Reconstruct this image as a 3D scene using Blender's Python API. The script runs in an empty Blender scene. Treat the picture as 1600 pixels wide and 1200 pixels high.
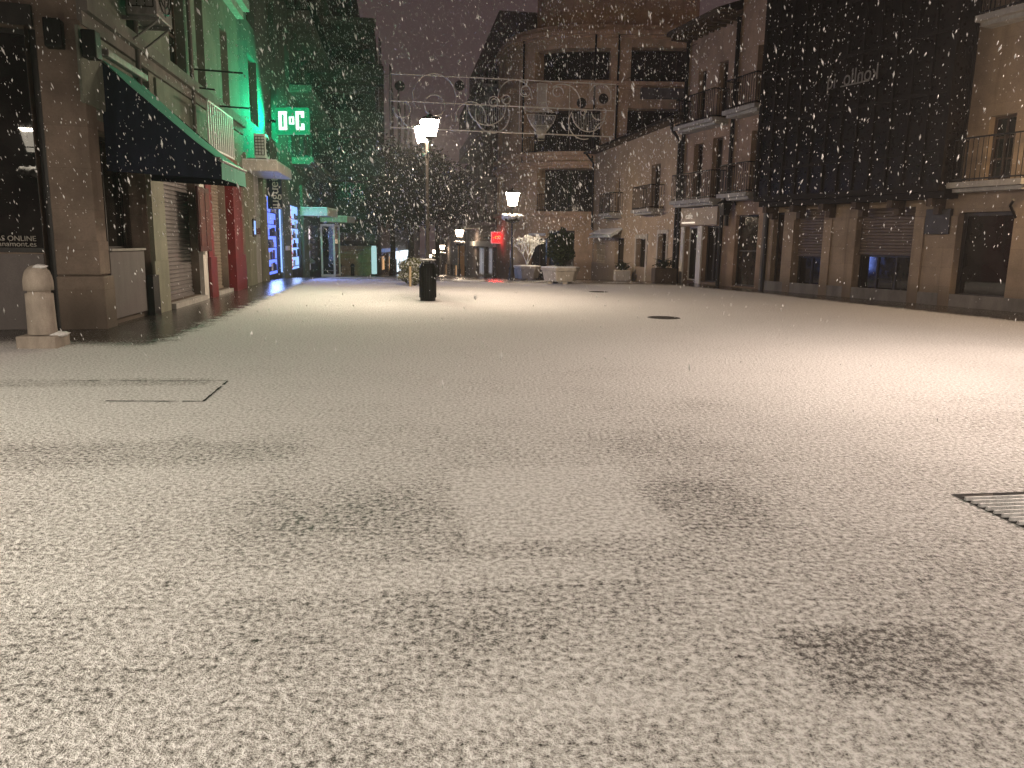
import bpy, bmesh, math, random
import numpy as np
from mathutils import Vector, Matrix
random.seed(7)
S = bpy.context.scene
COL = S.collection
TAU = math.tau
# ------------------------------------------------------------------ camera model (metres; camera 1.45 m above the plaza)
F_PX = 1190.0; PITCH = math.atan(220/F_PX); ROLL = .016; CH = 1.45
FW = Vector((0, math.cos(PITCH), -math.sin(PITCH))); UP = Vector((0, math.sin(PITCH), math.cos(PITCH))); EX = Vector((1, 0, 0))
CR = EX*math.cos(ROLL) + UP*math.sin(ROLL); CU = UP*math.cos(ROLL) - EX*math.sin(ROLL)
CAM = Vector((0, 0, CH))
def ray(px, py): return (FW + CR*((px-800)/F_PX) + CU*((600-py)/F_PX)).normalized()
def terrain(x, y):
    t = y - (27 + .35*max(0, x))
    if t <= 0: return 0.
    s = min(t, 4.)
    return -.038*(s*s/8 + max(0, t-4.))
def G(px, py, z=0.):
    d = ray(px, py); return CAM + d*((z-CH)/d.z)
def at(px, d):                       # plan point on the column px at forward distance d
    r = ray(px, 378); return Vector((r.x/r.y*d, d, 0))
def zat(p, py):                      # height on the vertical through p at row py
    lo, hi = -20., 60.
    def row(z):
        v = Vector((p.x, p.y, z)) - CAM
        return 600 - F_PX*v.dot(CU)/v.dot(FW)
    for _ in range(50):
        m = (lo+hi)/2
        if row(m) > py: lo = m
        else: hi = m
    return lo
def hdir(px):
    r = ray(px, 378); return Vector((r.x, r.y, 0)).normalized()
SD = hdir(623); SA = Vector((SD.y, -SD.x, 0))          # street direction and its right-hand normal
# ------------------------------------------------------------------ materials
MATS = {}
def nm(name):
    m = bpy.data.materials.new(name); m.use_nodes = True
    nt = m.node_tree; b = nt.nodes['Principled BSDF']; MATS[name] = m
    return m, nt, b
def N(nt, t, **k):
    n = nt.nodes.new(t)
    for a, v in k.items(): setattr(n, a, v)
    return n
def mth(nt, op, a, b=None, c=None):
    n = N(nt, 'ShaderNodeMath', operation=op)
    for i, v in enumerate((a, b, c)):
        if v is None: continue
        if isinstance(v, (int, float)): n.inputs[i].default_value = v
        else: nt.links.new(v, n.inputs[i])
    return n.outputs[0]
def noise(nt, vec, scale, detail=4, rough=.55):
    n = N(nt, 'ShaderNodeTexNoise'); n.inputs['Scale'].default_value = scale
    n.inputs['Detail'].default_value = detail; n.inputs['Roughness'].default_value = rough
    nt.links.new(vec, n.inputs['Vector']); return n.outputs['Fac']
def ramp(nt, f, a, b, lo=0., hi=1.):
    n = N(nt, 'ShaderNodeMapRange', interpolation_type='SMOOTHSTEP')
    nt.links.new(f, n.inputs[0])
    for i, v in enumerate((a, b, lo, hi)): n.inputs[i+1].default_value = v
    return n.outputs[0]
def mix(nt, f, a, b):
    n = N(nt, 'ShaderNodeMix', data_type='RGBA')
    if isinstance(f, (int, float)): n.inputs[0].default_value = f
    else: nt.links.new(f, n.inputs[0])
    for i, v in ((6, a), (7, b)):
        if isinstance(v, (tuple, list)): n.inputs[i].default_value = (*v[:3], 1)
        else: nt.links.new(v, n.inputs[i])
    return n.outputs[2]
def bump(nt, b, h, strength, dist=.02):
    n = N(nt, 'ShaderNodeBump'); n.inputs['Strength'].default_value = strength; n.inputs['Distance'].default_value = dist
    nt.links.new(h, n.inputs['Height']); nt.links.new(n.outputs[0], b.inputs['Normal']); return n
def plain(name, c, rough=.7, var=.25, scale=3., metal=0., bmp=.25, bscale=40, spec=.4, streak=True):
    m, nt, b = nm(name)
    pos = N(nt, 'ShaderNodeNewGeometry').outputs['Position']
    mp = N(nt, 'ShaderNodeMapping'); nt.links.new(pos, mp.inputs[0]); mp.inputs['Scale'].default_value = (1, 1, .35 if streak else 1)
    f = noise(nt, mp.outputs[0], scale, 6, .65)
    lo = tuple(x*(1-var) for x in c); hi = tuple(min(1, x*(1+var)) for x in c)
    f2 = noise(nt, pos, bscale, 3)
    col = mix(nt, ramp(nt, f, .3, .7), lo, hi)
    nt.links.new(mix(nt, ramp(nt, f2, .35, .65, 0, .25), col, tuple(x*.6 for x in c)), b.inputs['Base Color'])
    b.inputs['Roughness'].default_value = rough; b.inputs['Metallic'].default_value = metal; b.inputs['Specular IOR Level'].default_value = spec
    if bmp: bump(nt, b, f2, bmp, .01)
    return m
def stone(name, c, bw=.7, bh=.38, mortar=.006, var=.22, dark=.55, ang=0., bmp=.3, stain=True):
    """ashlar or rendered wall: block joints, blotches and damp low down"""
    m, nt, b = nm(name)
    pos = N(nt, 'ShaderNodeNewGeometry').outputs['Position']
    sx = N(nt, 'ShaderNodeSeparateXYZ'); nt.links.new(pos, sx.inputs[0])
    al = mth(nt, 'ADD', mth(nt, 'MULTIPLY', sx.outputs[0], math.cos(ang)), mth(nt, 'MULTIPLY', sx.outputs[1], math.sin(ang)))
    cb = N(nt, 'ShaderNodeCombineXYZ'); nt.links.new(al, cb.inputs[0]); nt.links.new(sx.outputs[2], cb.inputs[1])
    f = noise(nt, pos, 1.3, 8, .68); f2 = noise(nt, pos, 34, 4)
    mp = N(nt, 'ShaderNodeMapping'); nt.links.new(pos, mp.inputs[0]); mp.inputs['Scale'].default_value = (2.5, 2.5, .18)
    st = noise(nt, mp.outputs[0], 1.4, 5)
    lo = tuple(x*(1-var) for x in c); hi = tuple(min(1, x*(1+var)) for x in c)
    col = mix(nt, ramp(nt, f, .32, .68), lo, hi)
    col = mix(nt, ramp(nt, st, .52, .72, 0, .45), col, tuple(x*.5 for x in c))
    col = mix(nt, ramp(nt, f2, .4, .7, 0, .25), col, tuple(x*.55 for x in c))
    h = f2
    if bw:
        br = N(nt, 'ShaderNodeTexBrick'); nt.links.new(cb.outputs[0], br.inputs['Vector'])
        br.inputs['Scale'].default_value = 1; br.inputs['Brick Width'].default_value = bw; br.inputs['Row Height'].default_value = bh
        br.inputs['Mortar Size'].default_value = mortar; br.inputs['Mortar Smooth'].default_value = .4
        br.inputs['Color1'].default_value = (1, 1, 1, 1); br.inputs['Color2'].default_value = (.84, .84, .84, 1); br.inputs['Mortar'].default_value = (dark, dark, dark, 1)
        mm = N(nt, 'ShaderNodeMix', data_type='RGBA', blend_type='MULTIPLY'); mm.inputs[0].default_value = 1
        nt.links.new(col, mm.inputs[6]); nt.links.new(br.outputs['Color'], mm.inputs[7]); col = mm.outputs[2]
        h = mth(nt, 'SUBTRACT', mth(nt, 'MULTIPLY', f2, .4), br.outputs['Fac'])
    if stain:
        wet = mth(nt, 'ADD', sx.outputs[2], mth(nt, 'MULTIPLY', f, -.9))
        col = mix(nt, ramp(nt, wet, -.35, .35, .65, 0.), col, tuple(x*.25 for x in c))
    nt.links.new(col, b.inputs['Base Color'])
    b.inputs['Roughness'].default_value = .85; b.inputs['Specular IOR Level'].default_value = .25
    bump(nt, b, h, bmp, .012)
    return m
def emit(name, c, s, base=(.02, .02, .02)):
    m, nt, b = nm(name)
    b.inputs['Base Color'].default_value = (*base, 1); b.inputs['Emission Color'].default_value = (*c, 1); b.inputs['Emission Strength'].default_value = s
    b.inputs['Roughness'].default_value = .4
    if s < 100 and name not in ('shop_blue', 'shop_blue_pale'): m.cycles.emission_sampling = 'NONE'
    return m
def glass(name, c=(.012, .011, .01), rough=.06, spec=.5):
    m, nt, b = nm(name)
    pos = N(nt, 'ShaderNodeNewGeometry').outputs['Position']
    f = noise(nt, pos, 1.6, 4); g = noise(nt, pos, 9, 3)
    nt.links.new(mix(nt, ramp(nt, f, .35, .7), tuple(x*.5 for x in c), tuple(x*1.8 for x in c)), b.inputs['Base Color'])
    nt.links.new(ramp(nt, g, .3, .7, rough*.6, rough*1.6), b.inputs['Roughness']); b.inputs['Specular IOR Level'].default_value = spec
    return m
A_ST = math.atan2(SD.y, SD.x)
plain('post_iron', (.07, .062, .055), .5, .3, 8, .3, .2)
plain('worn_iron', (.08, .072, .065), .6, .6, 12, .3, .3)
plain('round_band', (.62, .42, .26), .85, .2, 3)
plain('black_iron', (.012, .012, .012), .45, .4, 8, .6, .3, 60, .5)
plain('grey_metal', (.22, .21, .2), .5, .25, 6, .6)
plain('dark_frame', (.025, .022, .02), .5, .3, 6)
plain('brown_frame', (.07, .045, .03), .6, .3, 6)
plain('pale_frame', (.55, .52, .47), .55, .15, 5)
plain('navy_canvas', (.012, .016, .03), .85, .3, 4, 0, .35, 120, .2)
plain('green_lit_canvas', (.10, .36, .25), .8, .15, 4, 0, .3, 120, .2)
plain('pale_canvas', (.52, .54, .5), .8, .12, 4, 0, .3, 120, .2)
plain('red_paint', (.125, .006, .011), .35, .3, 5, 0, .12, 30, .5)
plain('dark_red', (.05, .009, .009), .5, .3, 5)
plain('red_tile', (.13, .035, .025), .8, .3, 6)
plain('grey_panel', (.13, .115, .11), .7, .14, 3)
plain('shutter_grey', (.17, .155, .15), .5, .15, 3, .3, .1)
plain('shutter_beige', (.27, .22, .17), .55, .14, 3, .2, .1)
plain('shutter_brown', (.13, .10, .08), .6, .18, 3, .1, .1)
plain('concrete', (.33, .32, .29), .85, .2, 3)
plain('grimy_concrete', (.14, .13, .115), .9, .3, 2)
plain('green_stone', (.12, .15, .11), .75, .22, 3)
plain('olive_stone', (.2, .2, .145), .75, .2, 3)
plain('planter_stone', (.42, .38, .32), .85, .22, 5, 0, .5, 60)
plain('bollard_stone', (.36, .31, .26), .85, .22, 6, 0, .6, 70)
plain('white_plastic', (.72, .73, .7), .45, .08, 4)
plain('wood_pale', (.42, .33, .2), .75, .25, 9)
plain('wood_dark', (.07, .05, .035), .8, .3, 7)
plain('plaque_dark', (.03, .028, .028), .5, .3, 6)
plain('navy_board', (.012, .018, .05), .5, .2, 5)
plain('poster_a', (.3, .3, .27), .6, .5, 14, streak=False)
plain('poster_red', (.08, .02, .016), .6, .6, 22, streak=False)
plain('mesh_wire', (.85, .8, .66), .4, .1, 5, .4, 0)
plain('bauble', (.02, .018, .018), .5, .3, 9)
plain('bark', (.05, .04, .03), .9, .3, 9, 0, .6)
plain('letter_faint', (.42, .40, .35), .6, .05, 5, bmp=0)
plain('letter_pale', (.75, .74, .7), .5, .05, 5, bmp=0)
stone('corner_stone', (.215, .17, .135), 1.1, .62, .004, ang=A_ST, dark=.7)
stone('upper_render', (.17, .185, .145), 0, ang=A_ST, var=.25)
stone('green_render', (.10, .105, .095), 0, ang=A_ST, var=.35)
stone('tower_render', (.07, .066, .06), 0, var=.3)
stone('round_render', (.60, .42, .26), 0, var=.18)
stone('low_render', (.40, .305, .21), 0, var=.16, ang=A_ST)
stone('narrow_render', (.30, .215, .155), 0, var=.2, ang=2.0)
stone('right_stone', (.29, .225, .16), .9, .5, .004, dark=.72, ang=2.03, var=.16)
stone('far_render', (.2, .165, .15), 0, var=.3)
glass('gallery_glass', (.008, .006, .005), .35, .12)
glass('night_glass'); glass('shop_glass', (.012, .011, .01), .014, .4); glass('brown_glass', (.03, .022, .016), .1)
def foliage(name, c1, c2, snow, snowc=(.75, .76, .74)):
    m, nt, b = nm(name)
    g = N(nt, 'ShaderNodeNewGeometry'); pos = g.outputs['Position']
    f = noise(nt, pos, 7, 3); s = noise(nt, pos, 16, 2)
    nt.links.new(mix(nt, ramp(nt, s, 1-snow-.05, 1-snow+.05), mix(nt, f, c1, c2), snowc), b.inputs['Base Color'])
    b.inputs['Roughness'].default_value = .7; b.inputs['Specular IOR Level'].default_value = .2
    return m
foliage('dark_leaf', (.012, .02, .01), (.035, .05, .022), .03)
foliage('tree_leaf', (.008, .012, .007), (.02, .028, .015), .05)
foliage('snowy_leaf', (.07, .09, .025), (.17, .17, .05), .46)
foliage('snowy_twig', (.16, .13, .06), (.3, .27, .12), .6)
def snow_mat():
    m, nt, b = nm('snow'); pos = N(nt, 'ShaderNodeNewGeometry').outputs['Position']
    f = noise(nt, pos, 30, 5, .65)
    nt.links.new(mix(nt, ramp(nt, f, .3, .6), (.58, .57, .55), (.82, .82, .81)), b.inputs['Base Color'])
    b.inputs['Roughness'].default_value = .8; b.inputs['Specular IOR Level'].default_value = .2
    bump(nt, b, f, .7, .02)
snow_mat()
def lamp_pair(name, c, down, side):
    emit(name, c, down)
    m, nt, b = nm(name+'_glass')
    e = N(nt, 'ShaderNodeEmission'); e.inputs[0].default_value = (*c, 1); e.inputs[1].default_value = side
    t = N(nt, 'ShaderNodeBsdfTransparent'); mx = N(nt, 'ShaderNodeMixShader'); mx.inputs[0].default_value = .5
    nt.links.new(t.outputs[0], mx.inputs[1]); nt.links.new(e.outputs[0], mx.inputs[2]); nt.links.new(mx.outputs[0], nt.nodes['Material Output'].inputs[0])
lamp_pair('lamp_glow', (1, .80, .61), 1450, 220); lamp_pair('lamp_glow_mid', (1, .79, .56), 520, 190); lamp_pair('lamp_glow_far', (1, .78, .56), 400, 30)
lamp_pair('lamp_glow_side', (1, .79, .66), 1250, 60); lamp_pair('lamp_glow_back', (1, .87, .735), 1950, 16); lamp_pair('lamp_glow_left', (1, .88, .71), 1450, 12); lamp_pair('lamp_glow_wall', (1, .68, .38), 360, 70)
emit('led_white', (.72, 1, .86), 1.9)
emit('led_green', (.0, 1, .42), 34)
emit('sign_halo_green', (.0, 1, .36), .32, (.01, .02, .012))
emit('led_red', (1, .012, .02), 1.6)
emit('led_red_core', (1, .30, .05), 3.5)
emit('shop_blue', (.13, .22, 1), 1.7)
emit('shop_blue_pale', (.28, .48, 1), 1.5)
emit('shop_white', (.75, .9, 1), 1.8)
emit('shop_warm', (1, .55, .25), 1.1)
emit('shop_dim', (.6, .55, .6), .28)
emit('strip_blue', (.35, .5, 1), .32)
emit('string_white', (1, .82, .85), 1.1)
emit('string_red', (1, .06, .08), .8)
emit('sign_glow', (1, .85, .68), 1.1)
emit('lamp_small', (.9, 1, .75), 1.6)
# ------------------------------------------------------------------ mesh collector
class MB:
    def __init__(s): s.v = []; s.f = []; s.sm = []
    def add(s, vs, fs, smooth=False):
        o = len(s.v); s.v += [tuple(v) for v in vs]; s.f += [tuple(i+o for i in f) for f in fs]; s.sm += [smooth]*len(fs); return s
    def hexa(s, p): return s.add(p, [(0, 3, 2, 1), (4, 5, 6, 7), (0, 1, 5, 4), (1, 2, 6, 5), (2, 3, 7, 6), (3, 0, 4, 7)])
    def box(s, x0, x1, y0, y1, z0, z1):
        return s.hexa([(x0, y0, z0), (x1, y0, z0), (x1, y1, z0), (x0, y1, z0), (x0, y0, z1), (x1, y0, z1), (x1, y1, z1), (x0, y1, z1)])
    def quad(s, *p): return s.add(p, [tuple(range(len(p)))])
    def lathe(s, prof, n=16, c=(0, 0, 0), ph=0., smooth=True, cap=True):
        vs = []; fs = []
        for r, z in prof:
            for k in range(n): a = TAU*k/n+ph; vs.append((c[0]+r*math.cos(a), c[1]+r*math.sin(a), c[2]+z))
        for i in range(len(prof)-1):
            for k in range(n): k2 = (k+1) % n; fs.append((i*n+k, i*n+k2, (i+1)*n+k2, (i+1)*n+k))
        s.add(vs, fs, smooth)
        if cap: s.add(vs[:n][::-1], [tuple(range(n))]); s.add(vs[-n:], [tuple(range(n))])
        return s
    def tube(s, pts, r, n=6, closed=False, taper=None):
        pts = [Vector(p) for p in pts]; L = len(pts); vs = []; fs = []
        for i, p in enumerate(pts):
            a = pts[i-1] if (i or closed) else p; b = pts[(i+1) % L] if (i < L-1 or closed) else p
            t = (b-a)
            if t.length < 1e-6: t = Vector((0, 0, 1))
            t.normalize(); ref = Vector((0, 0, 1)) if abs(t.z) < .9 else Vector((1, 0, 0))
            e1 = t.cross(ref).normalized(); e2 = t.cross(e1)
            rr = r if taper is None else r+(taper-r)*i/(L-1)
            for k in range(n): q = TAU*k/n; vs.append(p+e1*(rr*math.cos(q))+e2*(rr*math.sin(q)))
        for i in range(L if closed else L-1):
            j = (i+1) % L
            for k in range(n): k2 = (k+1) % n; fs.append((i*n+k, i*n+k2, j*n+k2, j*n+k))
        s.add(vs, fs, True)
        if not closed: s.add(vs[:n], [tuple(range(n))]); s.add(vs[-n:], [tuple(range(n))])
        return s
    def blob(s, c, rx, ry, rz, rough=.15, n=14, m=8, half=False, seed=0):
        rnd = random.Random(seed); ph = [rnd.random()*6 for _ in range(6)]
        vs = []; fs = []; t0 = 0 if not half else 0
        for i in range(m+1):
            th = (math.pi if not half else math.pi/2)*i/m
            for k in range(n):
                a = TAU*k/n
                w = 1+rough*(math.sin(3*a+ph[0]+2*th)+math.sin(5*a+ph[1]-3*th)*.6+math.sin(4*th+ph[2]+a))*.5
                vs.append((c[0]+rx*w*math.sin(th)*math.cos(a), c[1]+ry*w*math.sin(th)*math.sin(a), c[2]+rz*w*math.cos(th)))
        for i in range(m):
            for k in range(n): k2 = (k+1) % n; fs.append((i*n+k, (i+1)*n+k, (i+1)*n+k2, i*n+k2))
        return s.add(vs, fs, True)
    def mesh(s, name):
        me = bpy.data.meshes.new(name); me.from_pydata([tuple(v) for v in s.v], [], s.f)
        me.polygons.foreach_set('use_smooth', s.sm); me.update(); return me
def link(name, me, mat, parent=None, label=None):
    if mat: me.materials.append(MATS[mat])
    o = bpy.data.objects.new(name, me); COL.objects.link(o)
    if parent is not None:
        o.parent = parent
        w = parent.location.copy(); p = parent.parent
        while p is not None: w += p.location; p = p.parent
        o.location = -w if parent.type == 'EMPTY' else Vector((0, 0, 0))
    if label: o['label'] = label
    return o
def part(name, mb, mat, parent, label=None, bevel=0.):
    o = link(name, mb.mesh(name), mat, parent, label)
    if bevel:
        md = o.modifiers.new('bevel', 'BEVEL'); md.width = bevel; md.segments = 2; md.limit_method = 'ANGLE'
    return o
def tag(o, label, cat, group=None):
    o['label'] = label; o['category'] = cat
    if group: o['group'] = group
    return o
def thing(name, label, cat, loc=(0, 0, 0), group=None):
    o = bpy.data.objects.new(name, None); COL.objects.link(o); o.location = loc; o.empty_display_size = .2
    return tag(o, label, cat, group)
def solid(name, mb, mat, label, cat, group=None, bevel=0.):
    o = link(name, mb.mesh(name), mat)
    if bevel:
        md = o.modifiers.new('bevel', 'BEVEL'); md.width = bevel; md.segments = 2; md.limit_method = 'ANGLE'
    return tag(o, label, cat, group)
def struct(name, me, mat):
    o = link(name, me, mat); o['kind'] = 'structure'; return o
def dup(root, loc, rz, label, scale=1., swap=None):
    r = root.copy(); COL.objects.link(r); r.location = loc; r.rotation_euler = (0, 0, rz); r.scale = (scale,)*3; r['label'] = label
    def rec(o, p):
        for ch in o.children:
            c = ch.copy(); COL.objects.link(c); c.parent = p
            if swap and c.data and c.data.materials and c.data.materials[0].name.startswith(swap[0]):
                k = c.data.materials[0].name.replace(swap[0], swap[1]); c.data = c.data.copy(); c.data.materials[0] = MATS[k]
            rec(ch, c)
    rec(root, r); return r
def textmesh(body, size, extrude=.006, spacing=1.):
    cu = bpy.data.curves.new('lettering', 'FONT'); cu.body = body; cu.size = size; cu.extrude = extrude; cu.space_character = spacing
    cu.align_x = 'CENTER'; cu.align_y = 'CENTER'
    o = bpy.data.objects.new('lettering', cu); COL.objects.link(o); bpy.context.view_layer.update()
    me = bpy.data.meshes.new_from_object(o); bpy.data.objects.remove(o); return me
def text_on(W, body, u, z, o, size, mat, parent, name='lettering', sx=1., vertical=False, mirror=False, fit=None):
    me = textmesh(body, size)
    xs = [v.co.x for v in me.vertices]; w = max(xs)-min(xs)
    if fit: sx = fit/w
    s = W.reads                                     # +1 when u runs to the viewer's right
    for v in me.vertices:
        x, y, zz = v.co
        x *= sx*(-1 if mirror else 1)
        if vertical: x, y = -y, x
        v.co = W.pt(u+s*x, z+y, o+zz)
    me.update(); return link(name, me, mat, parent)
# ------------------------------------------------------------------ walls
class Wall:
    def __init__(s, p0, d, face=None):
        s.p = Vector((p0.x, p0.y, 0)); s.d = d.normalized(); n = Vector((s.d.y, -s.d.x, 0))
        c = Vector((0, 0, 0)) if face is None else face
        s.reads = -1
        if n.dot(c-s.p) < 0: n = -n
        s.n = n
        # viewer looking along -n: right-hand side direction is z x n ... up x back
        right = Vector((0, 0, 1)).cross(n)
        s.reads = 1 if right.dot(s.d) > 0 else -1
    def pt(s, u, z, o=0.): q = s.p+s.d*u+s.n*o; return Vector((q.x, q.y, z))
    def uz(s, px, py, o=0.):
        d = ray(px, py); p = s.p+s.n*o; q = CAM+d*((p-CAM).dot(s.n)/d.dot(s.n)); return (q-s.p).dot(s.d), q.z
    def u(s, px, py, o=0.): return s.uz(px, py, o)[0]
    def z(s, px, py, o=0.): return s.uz(px, py, o)[1]
    def r(s, x0, y0, x1, y1, o=0.):
        ym = (y0+y1)/2; xm = (x0+x1)/2
        a, b = s.u(x0, ym, o), s.u(x1, ym, o)
        return (min(a, b), max(a, b), s.z(xm, y1, o), s.z(xm, y0, o))
    def box(s, mb, u0, u1, z0, z1, o0, o1):
        P = s.pt
        q = [P(u0, z0, o0), P(u1, z0, o0), P(u1, z0, o1), P(u0, z0, o1), P(u0, z1, o0), P(u1, z1, o0), P(u1, z1, o1), P(u0, z1, o1)]
        return mb.hexa(q)
    def cuts(s, u0, u1): return []
class PathWall(Wall):
    """straight run, rounded corner, straight run"""
    def __init__(s, p0, d0, l0, R, d1, l1):
        s.pts = []; p = Vector((p0.x, p0.y, 0)); d0 = d0.normalized(); d1 = d1.normalized()
        n0 = Vector((d0.y, -d0.x, 0))
        if n0.dot(-p) < 0: n0 = -n0
        a0 = math.atan2(n0.y, n0.x)
        n1 = Vector((d1.y, -d1.x, 0))
        if n1.dot(n0+d0*1.0) < 0: n1 = -n1
        a1 = math.atan2(n1.y, n1.x)
        da = (a1-a0+math.pi) % TAU-math.pi
        s.pts.append((0., p.copy(), n0)); u = l0; p = p+d0*l0; s.pts.append((u, p.copy(), n0))
        c = p-n0*R; K = 14
        for k in range(1, K+1):
            a = a0+da*k/K; n = Vector((math.cos(a), math.sin(a), 0)); q = c+n*R; u += abs(da)*R/K; s.pts.append((u, q, n))
        s.u_arc = (l0, u); p = s.pts[-1][1]; u += l1; s.pts.append((u, p+d1*l1, n1)); s.len = u
        right = Vector((0, 0, 1)).cross(n0); s.reads = 1 if right.dot(d0) > 0 else -1
        s.front = Wall(p0, d0)
    def at(s, u):
        P = s.pts
        if u <= 0: return P[0][1]+(P[1][1]-P[0][1]).normalized()*u, P[0][2]
        for i in range(len(P)-1):
            if u <= P[i+1][0] or i == len(P)-2:
                t = (u-P[i][0])/max(1e-6, P[i+1][0]-P[i][0]); n = P[i][2].lerp(P[i+1][2], min(1, t)).normalized()
                return P[i][1].lerp(P[i+1][1], t), n
    def pt(s, u, z, o=0.):
        q, n = s.at(u); q = q+n*o; return Vector((q.x, q.y, z))
    def cuts(s, u0, u1): return [p[0] for p in s.pts if u0+1e-4 < p[0] < u1-1e-4]
    def box(s, mb, u0, u1, z0, z1, o0, o1):
        us = [u0]+s.cuts(u0, u1)+[u1]
        for a, b in zip(us, us[1:]): Wall.box(s, mb, a, b, z0, z1, o0, o1)
        return mb
def wall_part(W, u0, u1, z0, z1, openings, mat, parent, back=5., name='wall', roof=True, label=None, near=True):
    """a wall with real openings (u0,u1,z0,z1,depth), reveals, and the building's volume behind"""
    mb = MB()
    us = sorted({u0, u1, *W.cuts(u0, u1), *[max(u0, min(u1, x)) for o in openings for x in o[:2]]})
    zs = sorted({z0, z1, *[max(z0, min(z1, x)) for o in openings for x in o[2:4]]})
    for a, b in zip(us, us[1:]):
        for c, d in zip(zs, zs[1:]):
            if b-a < 1e-4 or d-c < 1e-4: continue
            m, k = (a+b)/2, (c+d)/2
            if any(o[0] < m < o[1] and o[2] < k < o[3] for o in openings): continue
            mb.quad(W.pt(a, c), W.pt(b, c), W.pt(b, d), W.pt(a, d))
    for a, b, c, d, dep in openings:
        a, b, c, d = max(a, u0), min(b, u1), max(c, z0), min(d, z1)
        cu = [a]+W.cuts(a, b)+[b]
        for p, q in zip(cu, cu[1:]):
            mb.quad(W.pt(p, c), W.pt(q, c), W.pt(q, c, -dep), W.pt(p, c, -dep)); mb.quad(W.pt(p, d), W.pt(q, d), W.pt(q, d, -dep), W.pt(p, d, -dep))
            mb.quad(W.pt(p, c, -dep-.03), W.pt(q, c, -dep-.03), W.pt(q, d, -dep-.03), W.pt(p, d, -dep-.03))
        for p in (a, b): mb.quad(W.pt(p, c), W.pt(p, d), W.pt(p, d, -dep), W.pt(p, c, -dep))
    if back:
        if near: mb.quad(W.pt(u0, z0), W.pt(u0, z1), W.pt(u0, z1, -back), W.pt(u0, z0, -back))
        mb.quad(W.pt(u1, z0), W.pt(u1, z1), W.pt(u1, z1, -back), W.pt(u1, z0, -back))
        if roof:
            cu = [u0]+W.cuts(u0, u1)+[u1]
            for p, q in zip(cu, cu[1:]): mb.quad(W.pt(p, z1), W.pt(q, z1), W.pt(q, z1, -back), W.pt(p, z1, -back))
    return part(name, mb, mat, parent, label)
def window(W, R, parent, dep=.2, nu=2, nz=1, fm='dark_frame', gm='night_glass', fw=.06, name='window', label=None):
    u0, u1, z0, z1 = R[:4]; mb = MB(); B = lambda a, b, c, d: W.box(mb, a, b, c, d, -dep+.002, -dep+.055)
    B(u0+.002, u0+fw, z0+.002, z1-.002); B(u1-fw, u1-.002, z0+.002, z1-.002); B(u0+fw, u1-fw, z0+.002, z0+fw); B(u0+fw, u1-fw, z1-fw, z1-.002)
    for k in range(1, nu): x = u0+(u1-u0)*k/nu; B(x-fw*.4, x+fw*.4, z0+fw, z1-fw)
    for k in range(1, nz): z = z0+(z1-z0)*k/nz; W.box(mb, u0+fw, u1-fw, z-.025, z+.025, -dep+.004, -dep+.04)
    f = part(name, mb, fm, parent, label)
    g = MB(); cu = [u0]+W.cuts(u0, u1)+[u1]
    for p, q in zip(cu, cu[1:]): g.quad(W.pt(p, z0, -dep+.015), W.pt(q, z0, -dep+.015), W.pt(q, z1, -dep+.015), W.pt(p, z1, -dep+.015))
    part('pane', g, gm, f); return f
def shutter(W, R, parent, mat, dep=.15, pitch=.09, name='roller_shutter', label=None):
    u0, u1, z0, z1 = R[:4]; mb = MB(); z = z0; o = -dep
    while z < z1-.01:
        zz = min(z+pitch, z1)
        for (za, oa, zb, ob) in ((z, o, z+pitch*.2, o+.022), (z+pitch*.2, o+.022, z+pitch*.8, o+.022), (z+pitch*.8, o+.022, zz, o)):
            za, zb = min(za, z1), min(zb, z1)
            mb.quad(W.pt(u0, za, oa), W.pt(u1, za, oa), W.pt(u1, zb, ob), W.pt(u0, zb, ob))
        z += pitch
    W.box(mb, u0, u1, z0, z0+.05, -dep+.001, -dep+.05)
    return part(name, mb, mat, parent, label)
def bx(name, W, R, o0, o1, mat, parent, label=None, bevel=0.):
    mb = MB(); W.box(mb, *R[:4], o0, o1); return part(name, mb, mat, parent, label, bevel)
def railing(W, u0, u1, z0, z1, o, parent, mat='black_iron', gap=.12, r=.011, ret=True, name='railing'):
    mb = MB()
    us = [u0]+W.cuts(u0, u1)+[u1]
    for a, b in zip(us, us[1:]):
        for z in (z0+.06, z1): W.box(mb, a, b, z-.018, z+.018, o-.018, o+.018)
    n = max(2, int((u1-u0)/gap))
    for k in range(n+1):
        u = u0+(u1-u0)*k/n; mb.tube([W.pt(u, z0, o), W.pt(u, z1, o)], r, 4)
    if ret:
        for u in (u0, u1):
            for z in (z0+.06, z1): W.box(mb, u-.015, u+.015, z-.018, z+.018, .0, o-.02)
            m = max(1, int(o/gap))
            for k in range(m): mb.tube([W.pt(u, z0, o*k/m), W.pt(u, z1, o*k/m)], r, 4)
    return part(name, mb, mat, parent)
def balcony(W, u0, u1, z, o, parent, h=1.0, th=.14, mat='concrete', rm='black_iron', gap=.12, r=.011):
    mb = MB(); W.box(mb, u0-.06, u1+.06, z-th, z, .0, o+.06); W.box(mb, u0, u1, z-th-.1, z-th-.002, .0, o-.1)
    b = part('balcony', mb, mat, parent); railing(W, u0, u1, z+.0, z+h, o, b, rm, gap, r); return b
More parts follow.
